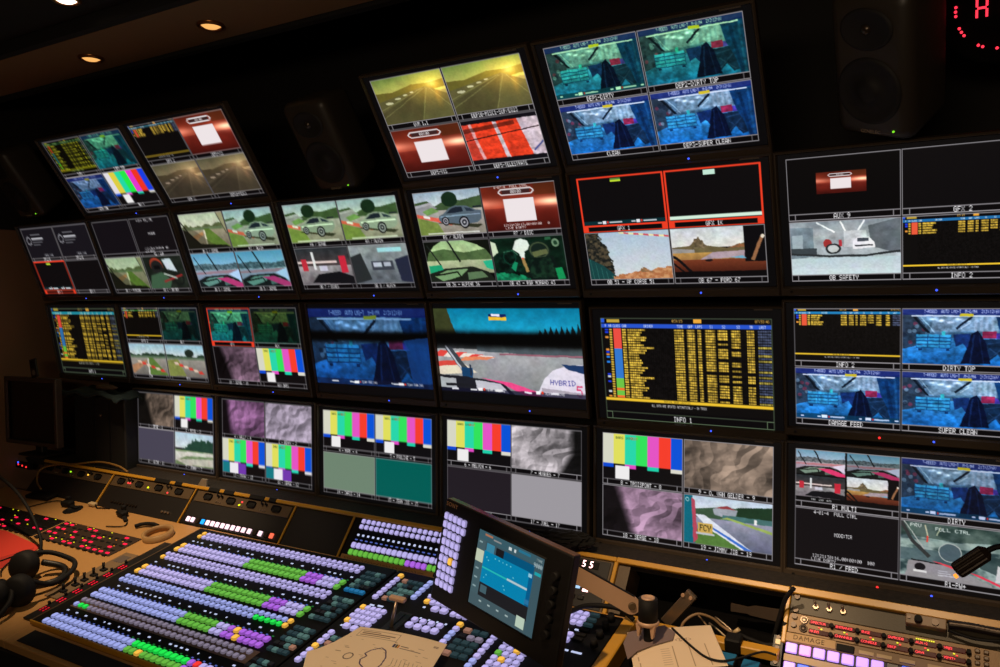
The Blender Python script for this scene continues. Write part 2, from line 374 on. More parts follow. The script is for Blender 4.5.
def redglow(q, small=False, ctrl=False):
    if small: q.fill((8, 7, 8)); q = q.sub(.27, .28, .71, .66)
    q.vgrad(0, .5, (92, 30, 18), (150, 52, 34)); q.vgrad(.5, 1, (120, 36, 26), (66, 16, 12)); q.noise(.2, 4, 3, 3)
    y, x = np.mgrid[0:1:q.h * 1j, 0:1:q.w * 1j]; k = np.exp(-((y - .38 - .05 * x) / .10) ** 2) * np.clip(np.abs(x - .45) * 2.2, 0, 1)
    q.a += k[..., None] * np.array((110, 96, 84)); q.glow(.92, .40, .2, .07, (110, 110, 90)); q.rect(.72, 0, 1, .26, (58, 40, 14), .4)
    q.rect(.29, .11, .67, .2, (60, 34, 34)); q.line([(.24, .155), (.28, .095), (.68, .095), (.72, .155), (.68, .215), (.28, .215), (.24, .155)], .014, (230, 224, 226)); q.text('00:00', .48, .155, .07, (240, 240, 240), wd=.14)
    q.rect(.29, .31, .70, .80, (238, 228, 230))
    if ctrl: q.text('4-07-4  FULL CTRL', .42, .04, .055, (240, 235, 235), wd=.46); q.text('12:21:30:13.00:00:00   0', .55, .88, .05, (240, 235, 235), wd=.62); q.text('LIVE DIRTY', .40, .945, .045, (240, 235, 235), wd=.28)

def redstripe(q):
    q.fill((16, 14, 20)); b = q.sub(0, .10, 1, .90); b.fill((226, 62, 34)); b.poly([(0, 0), (.10, 0), (.16, 1), (0, 1)], (196, 60, 44)); b.poly([(.10, 0), (.14, 0), (.20, 1), (.16, 1)], (220, 160, 160))
    b.poly([(.42, 0), (.47, 0), (.53, 1), (.48, 1)], (214, 200, 208)); b.poly([(.74, 0), (1, 0), (1, 1), (.83, 1)], (208, 190, 200)); b.noise(.32, 18, 12, 4)
    b.poly([(0, .12), (.7, .03), (.7, .14), (0, .24)], (40, 14, 10), .6); b.line([(0, .44), (1, .26)], .012, (30, 14, 14)); b.line([(.85, .9), (1, .66)], .02, (70, 80, 140))

def sky_track(q, sky=(150, 190, 205), kerb=True, left=True, seed=0, tree=(40, 60, 44)):
    q.vgrad(0, .4, sky, (205, 214, 214)); rg = np.random.default_rng(seed); t = fbm(1, q.w, 9, 1, 3, rg)[0]
    for i in range(q.w): h = int((.42 - .16 * t[i]) * q.h); q.a[h:int(.5 * q.h), i] = tree
    q.rect(0, .40, 1, .47, (96, 116, 92)); q.vgrad(.46, 1, (150, 146, 136), (112, 106, 100))
    if left: q.poly([(.5, .44), (.62, .44), (1, 1), (.50, 1)], (90, 120, 56)); q.line([(.5, .46), (.47, 1)], .03, (222, 222, 216)); q.poly([(.0, .72), (.45, .52), (.46, .60), (.05, .96), (0, .96)], (168, 124, 92))
    else: q.poly([(0, .5), (.3, .46), (.46, .98), (0, 1)], (126, 134, 70)); q.ell(.62, .26, .12, .12, (34, 44, 36))
    if kerb:
        for k in range(6): q.poly([(.18 + k * .12, .56 + k * .05), (.27 + k * .12, .55 + k * .05), (.33 + k * .12, .64 + k * .05), (.21 + k * .12, .64 + k * .05)], (206, 60, 50) if k % 2 else (214, 190, 170))
    q.noise(.14, 16, 10, 4)

def car(q, col=(84, 100, 112), tint=(1, 1, 1), cx=.64):
    q.vgrad(0, .36, (150, 172, 190), (206, 214, 218)); q.poly([(0, .24), (.2, .2), (.3, .34), (.5, .2), (.7, .24), (1, .16), (1, .46), (0, .46)], (62, 84, 52))
    q.ell(cx - .10, .20, .12, .17, (22, 42, 26)); q.poly([(0, .30), (.25, .24), (.30, .36), (0, .48)], (170, 170, 176))
    q.vgrad(.44, 1, (168, 164, 160), (140, 134, 120)); q.poly([(0, .36), (.24, .30), (.34, .38), (0, .58)], (146, 146, 150)); q.poly([(.10, .44), (.26, .36), (.36, .46), (.16, .54)], (112, 150, 84))
    q.poly([(0, .58), (.30, .72), (.38, 1), (0, 1)], (118, 138, 66)); q.poly([(0, .50), (.45, .66), (.6, .76), (.5, .80), (.3, .70), (0, .58)], (214, 96, 76)); q.poly([(.1, .535), (.2, .57), (.2, .63), (.1, .59)], (230, 226, 220))
    q.noise(.15, 14, 10, 4)
    def X(x, y): return (cx + (x - .5) * .62, .60 + (y - .5) * .52)
    q.poly([X(-.05, .75), X(.9, 1.05), X(1.02, .92), X(.2, .70)], (34, 38, 22), .85)
    q.poly([X(0, .62), X(.02, .44), X(.14, .34), X(.30, .10), X(.46, .02), X(.70, .06), X(.92, .26), X(1.04, .30), X(1.02, .66), X(.92, .82), X(.55, .86), X(.30, .78), X(.06, .74)], col)
    q.poly([X(.20, .34), X(.34, .14), X(.46, .08), X(.60, .10), X(.62, .30), X(.42, .34)], (28, 36, 48)); q.poly([X(.66, .12), X(.80, .20), X(.90, .32), X(.70, .30)], (40, 52, 66))
    q.poly([X(.05, .46), X(.5, .42), X(1, .42), X(1, .47), X(.5, .48), X(.05, .52)], tuple(min(255, c * 1.6) for c in col)); q.line([X(.86, .14), X(1.06, .12)], .02, (30, 34, 44))
    for wx, wy, r in ((.16, .68, .055), (.60, .78, .075)):
        a, b = X(wx, wy); q.ell(a, b, r, r * 1.9, (20, 20, 24)); q.ell(a, b, r * .72, r * 1.36, (170, 172, 180)); q.ell(a, b, r * .5, r * .95, (50, 52, 60)); q.ell(a, b, r * .16, r * .3, (190, 190, 195))
    q.rect(.12, .955, .9, .985, (235, 235, 230), .8); q.tint(tint)

def dash(q, tint=(1, 1, 1), pink=False, wheel=False):
    q.vgrad(0, .45, (150, 176, 150), (190, 200, 180)); q.poly([(0, .28), (.3, .2), (.6, .3), (1, .22), (1, .5), (0, .52)], (76, 96, 70)); q.vgrad(.48, .8, (176, 180, 170), (140, 140, 136)); q.noise(.2, 12, 8, 4)
    q.poly([(0, 0), (.30, 0), (.16, .12), (.05, .30), (0, .5)], (14, 16, 14)); q.poly([(.6, 0), (1, 0), (1, .42), (.93, .24), (.8, .12)], (16, 18, 16))
    if pink: q.vgrad(0, .45, (104, 160, 178), (176, 204, 212), 0, 1); foliage(q, [(0, .34), (.3, .30), (.7, .36), (1, .30), (1, .5), (0, .5)], (70, 84, 84), (120, 130, 128)); q.vgrad(.5, 1, (176, 164, 168), (150, 146, 156)); q.poly([(.0, .56), (1, .5), (1, .60), (0, .62)], (196, 110, 106), .6)
    q.line([(.38, 0), (.52, .52)], .028, (22, 26, 28)); q.line([(.05, .1), (.22, .62)], .02, (30, 34, 36))
    q.poly([(0, .80), (.2, .68), (.7, .64), (.92, .78), (1, .98), (1, 1), (0, 1)], (26, 30, 28)); q.poly([(.08, .86), (.28, .72), (.62, .69), (.5, .86), (.2, .98)], (120, 150, 126)); q.poly([(.60, .78), (.82, .76), (.9, .9), (.6, .96)], (90, 112, 96))
    q.line([(.1, .84), (.45, .76), (.5, .92)], .02, (16, 18, 16))
    if pink: q.poly([(.45, .74), (.70, .72), (1, .90), (1, 1), (.85, 1)], (226, 60, 110)); q.poly([(.75, .62), (1, .5), (1, .86)], (220, 220, 232))
    if not pink: q.poly([(.02, .6), (.22, .58), (.24, .7), (.02, .78)], (30, 150, 130)); q.poly([(.86, .52), (1, .5), (1, .74), (.9, .68)], (40, 170, 160))
    q.tint(tint)

def roadcam(q, tint=(1, 1, 1)):
    sky_track(q, (176, 196, 188), kerb=False, seed=12, tree=(86, 98, 70)); q.poly([(.04, .3), (.3, .5), (.7, .98), (.0, 1)], (70, 66, 54), .45); q.poly([(.0, .42), (.12, .5), (.34, .86), (.9, .92), (1, 1), (0, 1)], (24, 24, 20)); q.line([(.0, .2), (.16, .62), (.3, .86)], .022, (20, 20, 18)); q.poly([(.86, 0), (1, 0), (1, .7), (.94, .5)], (150, 150, 130)); q.line([(.86, .0), (.98, .6)], .014, (40, 40, 36)); q.tint(tint)

def driver(q, tint=(1, 1, 1), green=False):
    q.fill((28, 34, 28)); q.noise(.5, 7, 5, 4)
    if green:
        q.fill((10, 30, 20)); q.noise(.7, 8, 6, 4); q.poly([(0, .08), (.07, .12), (.09, .34), (0, .44)], (206, 224, 190)); q.poly([(.30, .28), (.36, .08), (.44, .04), (.52, .10), (.55, .26), (.46, .34), (.44, .56), (.41, .52), (.38, .38)], (228, 238, 226))
        foliage(q, [(.08, .40), (.30, .34), (.40, .60), (.34, .98), (.06, .98)], (6, 16, 12), (14, 44, 32), 1, 12); q.line([(.16, .34), (.30, .30), (.36, .42)], .014, (60, 110, 84)); q.ell(.24, .46, .09, .17, (14, 60, 44), 1, .75)
        q.poly([(.24, .70), (.30, .56), (.34, .60), (.29, .80)], (22, 140, 96)); q.ell(.66, .34, .15, .22, (20, 34, 28)); q.ell(.66, .32, .13, .18, (64, 78, 54), 1, .7); q.poly([(.56, .36), (.76, .30), (.78, .40), (.58, .48)], (96, 104, 66)); q.poly([(.50, .50), (.84, .46), (.92, .98), (.46, .98)], (12, 24, 20)); foliage(q, [(.50, .52), (.80, .48), (.88, .95), (.50, .95)], (10, 22, 18), (28, 60, 40), .8, 14)
        q.poly([(.40, .50), (.44, .48), (.48, .80), (.44, .82)], (160, 130, 76)); q.ell(.42, .50, .012, .02, (230, 60, 50)); foliage(q, [(.0, .80), (.22, .82), (.44, .92), (.5, 1), (0, 1)], (12, 84, 56), (26, 150, 100), 1, 12); q.poly([(.84, .74), (.93, .72), (.96, .98), (.86, 1)], (22, 146, 84)); q.ell(.89, .17, .05, .09, (110, 140, 110)); q.ell(.89, .17, .025, .05, (30, 60, 40)); q.rect(.76, .04, .84, .10, (40, 90, 60))
    else:
        q.ell(.32, .30, .16, .24, (160, 60, 40)); q.ell(.32, .34, .15, .2, (30, 30, 30)); q.rect(.24, .30, .40, .42, (12, 12, 14)); q.poly([(.1, .6), (.4, .5), (.6, .75), (.5, 1), (0, 1)], (60, 90, 66)); q.poly([(.5, .12), (.72, .10), (.80, .5), (.56, .42)], (200, 214, 220))
        q.ell(.78, .72, .14, .2, (20, 24, 22), 1, .55); q.line([(.4, .8), (.9, .6)], .03, (150, 40, 40)); q.line([(.45, .55), (.75, .7)], .03, (180, 190, 180))
    q.tint(tint)

def pit(q, grey=False):
    q.vgrad(0, .5, (40, 46, 50), (70, 60, 60)); q.vgrad(.5, 1, (150, 146, 148), (110, 104, 108)); q.noise(.3, 9, 6, 4)
    if grey:
        q.vgrad(0, 1, (140, 150, 150), (90, 96, 104)); q.noise(.3, 8, 6, 4); q.poly([(.0, .3), (.2, .2), (.3, .9), (0, 1)], (40, 44, 46)); q.rect(.35, .42, .72, .66, (60, 64, 74)); q.rect(.38, .46, .52, .58, (190, 196, 210)); q.rect(.56, .46, .68, .56, (180, 186, 200)); q.rect(.5, .1, .9, .2, (160, 220, 225)); q.poly([(.76, .4), (1, .3), (1, 1), (.8, .95)], (36, 40, 60))
    else:
        q.rect(0, .36, .75, .42, (226, 206, 200)); q.rect(.08, .3, .18, .62, (190, 46, 60)); q.rect(.30, .12, .34, .6, (220, 225, 225)); q.rect(.80, .25, .92, .7, (200, 40, 60)); q.poly([(.2, .95), (.35, .72), (.75, .66), (1, .8), (1, 1)], (18, 18, 22)); q.rect(.4, .5, .55, .64, (200, 200, 214))

def forest(q):
    q.vgrad(0, .5, (176, 204, 222), (210, 216, 216)); rg = np.random.default_rng(4); t = rg.random(q.w // 3 + 2)
    for i in range(q.w):
        u = i / q.w; top = .55 - .40 * min(1, max(0, (u - .15) * 3)) + .10 * t[i // 3] + (.12 if u < .15 else 0); q.a[int(top * q.h):int(.58 * q.h), i] = (34, 66, 52)
    q.vgrad(.55, 1, (120, 146, 104), (104, 122, 84)); q.poly([(0, .60), (1, .56), (1, .66), (.3, .72), (0, .9)], (206, 204, 192)); q.poly([(0, .86), (1, .72), (1, .96), (.3, 1)], (188, 184, 170)); q.noise(.14, 16, 10, 4)

def fcy(q):
    q.vgrad(0, .35, (190, 208, 226), (214, 220, 226)); q.poly([(.12, .28), (.4, .2), (1, .12), (1, .5), (.12, .44)], (58, 84, 62)); q.poly([(.62, .16), (1, .08), (1, .36), (.6, .38)], (30, 56, 36)); q.poly([(.34, .24), (.5, .14), (.62, .22), (.58, .4), (.36, .36)], (156, 160, 170)); q.poly([(.36, .22), (.5, .15), (.6, .21)], (150, 60, 64))
    q.rect(.45, .34, 1, .56, (70, 112, 110)); q.vgrad(.44, 1, (150, 152, 172), (96, 100, 122), .12, 1); q.poly([(.12, .72), (.3, .62), (.66, 1), (.12, 1)], (84, 124, 58)); q.poly([(.14, .40), (.24, .38), (.78, 1), (.66, 1), (.30, .66)], (222, 226, 236)); q.poly([(.30, .62), (.34, .62), (.78, 1), (.70, 1)], (60, 110, 200))
    q.poly([(.42, .44), (.5, .42), (1, .62), (1, .56), (.5, .38)], (150, 170, 90)); q.rect(.80, .36, .83, .46, (240, 240, 240)); q.noise(.12, 16, 10, 4); q.poly([(0, 0), (.10, 0), (.14, 1), (0, 1)], (10, 104, 124)); q.poly([(.09, .05), (.13, .1), (.17, .9), (.12, 1)], (180, 70, 90))
    q.rect(.17, .56, .34, .76, (206, 170, 84)); q.text('FCY', .255, .66, .13, (30, 28, 20), wd=.13); q.rect(.15, .76, .36, .80, (190, 194, 200)); q.ell(.045, .10, .02, .04, (200, 230, 230), 1, .5)

def treesky(q):
    q.vgrad(0, 1, (172, 194, 214), (212, 216, 216)); foliage(q, [(0, 0), (.16, 0), (.27, .4), (.33, .95), (0, 1)], (26, 28, 26), (84, 74, 56))
    q.poly([(0, .52), (.18, .70), (.34, .95), (.34, 1), (0, 1)], (24, 66, 66)); 
    for k in range(5): q.line([(.03 + .06 * k, .56 + .09 * k), (.05 + .06 * k, 1)], .006, (50, 110, 104))
    foliage(q, [(.30, .93), (.5, .88), (.66, .80), (.72, .86), (.85, .78), (1, .76), (1, 1), (.3, 1)], (176, 110, 70), (206, 150, 104)); foliage(q, [(.60, .86), (.66, .76), (.74, .80), (.78, .86)], (120, 96, 66), (170, 120, 80))
    for k in range(10): q.poly([(.42 + .058 * k, .0 + .012 * k), (.478 + .058 * k, .012 + .012 * k), (.478 + .058 * k, .05 + .012 * k), (.42 + .058 * k, .035 + .012 * k)], (206, 84, 96) if k % 2 else (232, 224, 170))

def bonnet(q):
    q.vgrad(0, .4, (206, 214, 220), (224, 222, 214)); q.poly([(0, .38), (.2, .36), (.28, .22), (.36, .36), (.6, .42), (.8, .32), (1, .3), (1, .52), (0, .5)], (104, 92, 62)); foliage(q, [(.24, .40), (.27, .24), (.31, .17), (.36, .28), (.38, .40)], (86, 74, 54), (130, 112, 84)); foliage(q, [(.6, .42), (.8, .32), (1, .28), (1, .42)], (150, 96, 60), (110, 84, 60)); q.poly([(0, .4), (.25, .44), (.25, .54), (0, .58)], (150, 146, 140)); q.vgrad(.5, .66, (182, 140, 74), (150, 110, 66)); q.poly([(.45, .5), (1, .46), (1, .6), (.3, .64)], (170, 150, 160)); q.noise(.15, 14, 9, 4)
    q.vgrad(.64, .9, (120, 58, 36), (70, 30, 20)); q.line([(0, .56), (.06, .62), (.22, .94)], .03, (18, 16, 18)); q.line([(0, .70), (.12, .90)], .02, (18, 16, 18)); q.rect(0, .88, 1, 1, (12, 10, 12)); q.rect(.78, 0, 1, .7, (12, 11, 14)); q.line([(.86, .68), (.97, .2)], .035, (150, 104, 70)); q.ell(.97, .22, .02, .04, (230, 220, 200)); q.ell(.4, .66, .04, .025, (30, 20, 20)); q.poly([(.62, .62), (.76, .58), (.80, .64)], (110, 170, 200))

def safety(q):
    q.vgrad(0, .3, (140, 150, 158), (170, 176, 180)); q.vgrad(.3, 1, (160, 168, 172), (190, 206, 210))
    for k in range(3): q.line([(.25 + k * .22, .02), (.42 + k * .1, .22)], .016, (246, 250, 250))
    q.poly([(0, .1), (.22, .12), (.22, .66), (0, .7)], (120, 136, 146)); q.poly([(.72, .12), (1, 0), (1, .64), (.9, .6), (.74, .5)], (96, 104, 110)); q.rect(.5, .2, .7, .5, (206, 212, 214)); q.noise(.22, 14, 9, 4); q.rect(.02, .25, .12, .5, (160, 176, 184)); q.rect(.0, .5, .25, .62, (60, 68, 72)); q.ell(.35, .42, .04, .08, (160, 50, 50)); q.rect(.45, .36, .48, .48, (180, 50, 60))
    q.ell(.40, .52, .07, .1, (40, 44, 46)); q.ell(.40, .52, .05, .07, (200, 204, 204)); q.poly([(.58, .40), (.62, .32), (.72, .32), (.77, .42), (.78, .52), (.58, .54)], (236, 238, 240)); q.rect(.62, .34, .72, .40, (70, 76, 84)); q.rect(.60, .46, .76, .49, (50, 54, 58)); q.line([(0, .6), (.4, .66), (.7, .66), (1, .6)], .022, (44, 48, 50)); q.vgrad(.69, .9, (188, 208, 214), (200, 214, 220)); q.rect(0, .9, 1, 1, (205, 222, 226))

def onboard(q):
    """full-frame race picture with the dark roll-bar band"""
    q.vgrad(0, .38, (4, 116, 152), (30, 172, 214)); q.poly([(0, 0), (.10, 0), (.17, .38), (0, .38)], (52, 58, 30))
    for k in range(8): x = .74 + k * .035; q.poly([(x - .02, .31), (x, .235 - .012 * k % .03 - .006 * k), (x + .02, .31)], (14, 24, 26))
    q.rect(.16, .30, 1, .42, (10, 18, 22)); q.poly([(0, .34), (1, .34), (1, .52), (0, .52)], (50, 54, 56)); q.vgrad(.48, 1, (168, 170, 172), (124, 126, 130)); q.poly([(.3, .42), (1, .44), (1, .55), (.3, .50)], (74, 86, 92))
    q.rect(.45, .52, 1, .54, (150, 96, 110)); q.noise(.14, 18, 12, 4)
    for k, c in enumerate([(220, 66, 60), (230, 220, 210)] * 3): q.poly([(.02 + k * .06, .50 + .01 * k), (.10 + k * .06, .50 + .01 * k), (.06 + k * .07, .58), (-.02 + k * .06, .58)], c)
    q.poly([(0, .64), (.12, .62), (.15, .68), (0, .71)], (214, 70, 60)); q.poly([(.2, .575), (.42, .56), (.36, .60), (.16, .62)], (222, 130, 90)); q.poly([(0, .7), (.2, .66), (.28, .76), (0, .8)], (226, 214, 190)); q.line([(.07, .44), (.20, .74)], .045, (60, 66, 72)); q.line([(.06, .44), (.18, .74)], .012, (190, 196, 204)); q.rect(.17, .70, .25, .82, (20, 60, 100)); q.rect(.23, .66, .24, .8, (30, 40, 60))
    q.poly([(0, .80), (.2, .81), (.46, .87), (.54, 1), (0, 1)], (26, 26, 34)); q.poly([(.26, .85), (.44, .88), (.50, .99), (.27, .96)], (190, 190, 200)); q.poly([(0, .83), (.12, .84), (.12, .96), (0, .95)], (170, 175, 180)); q.rect(.04, .90, .24, .93, (24, 24, 30))
    q.poly([(.30, .82), (.52, .86), (.72, .97), (.74, 1), (.60, 1), (.46, .88)], (232, 70, 132)); q.poly([(.70, .94), (.74, .80), (.80, .70), (.90, .63), (1, .62), (1, 1), (.72, 1)], (222, 216, 232)); q.poly([(.86, .62), (1, .63), (1, .72), (.90, .68)], (26, 52, 96))
    q.text('HYBRID', .86, .83, .06, (70, 70, 150), wd=.16); q.text('5', .965, .92, .13, (214, 60, 110), wd=.035); q.poly([(.72, .90), (1, .94), (1, 1), (.72, 1)], (120, 110, 120), .5)
    y = np.linspace(0, 1, q.h); k = np.clip(1 - np.exp(-((y - .36) / .10) ** 4) * 1.02, 0, 1); q.a *= k[:, None, None]; q.a += 4
    q.rect(.40, .065, .52, .10, (20, 30, 90)); q.rect(.42, .065, .48, .095, (240, 235, 250)); q.rect(.40, .10, .52, .14, (246, 196, 50)); q.rect(0, .955, 1, 1, (16, 16, 40), .7)
    for x in (.08, .22, .40, .60, .78): q.rect(x, .955, x + .05, .975, (230, 230, 236))
    for x in (.28, .68): q.rect(x, .94, x + .03, .98, (250, 250, 250)); q.rect(x + .035, .945, x + .048, .975, (230, 60, 30)); q.text('TEAM RACING', x + .12, .965, .03, (235, 235, 240), wd=.13)

def garage_full(q):
    garage(q, (.55, .76, 1.02), xbar=(.08, .88)); y = np.linspace(0, 1, q.h); k = np.clip(1 - np.exp(-((y - .36) / .075) ** 4), 0, 1); q.a *= k[:, None, None] * .82; q.a += 3
    q.rect(0, .925, 1, 1, (16, 22, 50), .6); q.poly([(.80, .40), (1, .36), (1, .94), (.84, .94)], (20, 62, 130), .7)
    for x in (.14, .30, .66): q.rect(x, .95, x + .06, .97, (225, 230, 236))
    for x in (.34, .72): q.rect(x, .94, x + .04, .975, (250, 250, 250)); q.rect(x + .045, .945, x + .058, .97, (230, 60, 30)); q.text('TEAM RACING', x + .13, .957, .03, (235, 235, 240), wd=.13)

def black(q, c=(13, 11, 13)): q.fill(c)
def slate(q):
    q.fill((22, 20, 26)); q.ell(.14, .42, .07, .14, (170, 170, 176), 1, .6); q.rect(.24, .22, .55, .25, (150, 150, 156)); q.rect(.24, .34, .60, .40, (180, 180, 186)); q.rect(.24, .48, .56, .51, (130, 130, 136)); q.rect(.24, .56, .46, .59, (130, 130, 136)); q.text('OFFLINE', .6, .93, .07, (200, 200, 206), wd=.28)
def codes(q, mid='MODE:TCR'):
    q.fill((18, 15, 18)); q.text('4-01-4  FULL CTRL', .40, .06, .07, (225, 222, 225), wd=.42); q.text(mid, .48, .46, .07, (225, 222, 225), wd=.17); q.text('12:21:30:16.00:00:00  100', .48, .90, .065, (225, 222, 225), wd=.60); q.text('LIVE DIRTY', .29, .97, .055, (225, 222, 225), wd=.24)
def gfx1(q):
    q.fill((12, 10, 12)); q.rect(.40, .05, .52, .085, (90, 130, 60)); q.rect(.40, .085, .52, .12, (190, 220, 50)); q.rect(0, .90, 1, .97, (10, 44, 50))
    for x in (.22, .62): q.rect(x + .03, .905, x + .07, .965, (235, 235, 240)); q.rect(x + .08, .91, x + .10, .955, (220, 60, 50)); q.rect(x - .03, .92, x + .02, .95, (190, 200, 205)); q.rect(x + .11, .92, x + .26, .95, (190, 200, 205))
def gfxk(q): q.fill((12, 10, 12)); q.rect(.42, .05, .54, .14, (196, 232, 214)); q.rect(0, .90, 1, .965, (214, 240, 220))
def multi(q):
    q.fill((10, 10, 12)); dash(q.sub(0, 0, .49, .48), (1, .95, 1), pink=True); dash(q.sub(.51, 0, 1, .44), (.75, .8, .85), pink=True); pit(q.sub(0, .5, .49, .92)); bonnet(q.sub(.51, .46, 1, .96))
    q.text('TR 20 45', .26, .96, .035, (230, 230, 230), wd=.2)
def pink_onboard(q):
    n = fbm(q.h, q.w, 7, 5, 4); k = np.clip((n - .34) * 3.2, 0, 1)[..., None]; q.a[:] = np.array((44, 64, 66.)) * (1 - k) + np.array((150, 170, 166.)) * k
    q.poly([(0, 0), (1, 0), (1, .22), (.5, .30), (0, .26)], (40, 58, 50), .6); q.poly([(.0, .34), (1, .28), (1, .40), (0, .44)], (170, 190, 180), .5); q.poly([(0, .50), (.45, .50), (.5, .72), (0, .72)], (72, 92, 98), .8); q.poly([(.62, .5), (1, .46), (1, .9), (.7, .7)], (40, 58, 60), .8)
    q.line([(.0, 0), (.10, .34), (.26, .62)], .035, (52, 54, 54)); q.line([(.03, 0), (.22, .5)], .010, (170, 176, 170)); q.ell(.44, .50, .10, .17, (74, 92, 100)); q.ell(.44, .50, .10, .17, (176, 184, 180), 1, .84); q.line([(.22, .05), (.25, .26)], .012, (190, 190, 160)); q.rect(.235, .24, .25, .36, (214, 70, 60)); q.line([(.36, .06), (.32, .22)], .010, (170, 180, 150))
    q.poly([(.08, .72), (.3, .70), (.55, .80), (.80, .98), (.8, 1), (.05, 1)], (146, 142, 146)); q.ell(.18, .82, .05, .07, (24, 22, 26)); q.rect(.12, .88, .24, .92, (220, 220, 220)); q.line([(.10, .70), (.4, .73), (.6, .81)], .012, (20, 20, 22)); q.poly([(.28, .68), (.45, .73), (.58, .80), (.50, .79), (.36, .73)], (226, 70, 84)); q.poly([(.60, .80), (.68, .82), (.86, .94), (.98, 1), (.88, 1)], (222, 60, 84)); q.poly([(.84, .60), (.88, .68), (.92, .88), (.82, .92)], (206, 206, 208))
    for k in range(3): q.rect(.34, .84 + .04 * k, .42 + .03 * k, .855 + .04 * k, (190, 190, 196))
    q.text('PRV', .14, .07, .06, (226, 232, 226), wd=.10); q.text('FULL CTRL', .46, .10, .06, (214, 226, 220), wd=.30)

def photo_finish(q):
    """soft uneven edges and fine grain, so that drawn shapes read as a camera picture"""
    h, w = q.h, q.w; a = q.a.copy(); dx = (fbm(h, w, 16, 10, 3) - .5) * w * .012; dy = (fbm(h, w, 16, 10, 3) - .5) * h * .016; y, x = np.mgrid[0:h, 0:w]
    a = a[np.clip((y + dy).round().astype(int), 0, h - 1), np.clip((x + dx).round().astype(int), 0, w - 1)]
    p = np.pad(a, ((1, 1), (1, 1), (0, 0)), 'edge'); a = (p[:-2, 1:-1] + p[2:, 1:-1] + p[1:-1, :-2] + p[1:-1, 2:] + 2 * a) / 6
    g = (fbm(h, w, 55, 36, 3) - .5)[..., None]; c = np.stack([fbm(h, w, 9, 6, 2) - .5 for _ in range(3)], -1)
    q.a[:] = a * (1 + .13 * g + .05 * c)
PHOTO = {garage, roadcam, sunset, redstripe, sky_track, car, dash, driver, pit, forest, fcy, treesky, bonnet, safety, multi, pink_onboard}

def quad(cv, cells, labels, red=(), hide_bar=()):
    """four pictures with caption bars, as a multiviewer lays them out"""
    cv.fill((10, 8, 10)); W = []
    for i, fn in enumerate(cells):
        x0, y0 = (i % 2) * .5, (i // 2) * .5; q = cv.sub(x0 + .003, y0 + .003, x0 + .497, y0 + .497); g = (236, 62, 36) if i in red else GRY
        q.fill((10, 8, 10)); pq = q.sub(0, 0, 1, .885); fn(pq)
        if getattr(fn, 'f', fn) in PHOTO: photo_finish(pq)
        q.rect(0, 0, 1, .012, g); q.rect(0, 0, .006, 1, g); q.rect(.994, 0, 1, 1, g)
        if i in red: q.rbox(0, 0, 1, .9, g, .018)
        q.rect(0, .885, 1, .90, g); q.rect(0, .985, 1, 1, g); q.rect(.06, .90, .067, 1, g); q.rect(.933, .90, .94, 1, g)
        if i in red: q.rect(0, .89, .06, 1, g); q.rect(.94, .89, 1, 1, g)
        if labels[i]: q.text(labels[i], .49, .943, .08, (240, 238, 240))

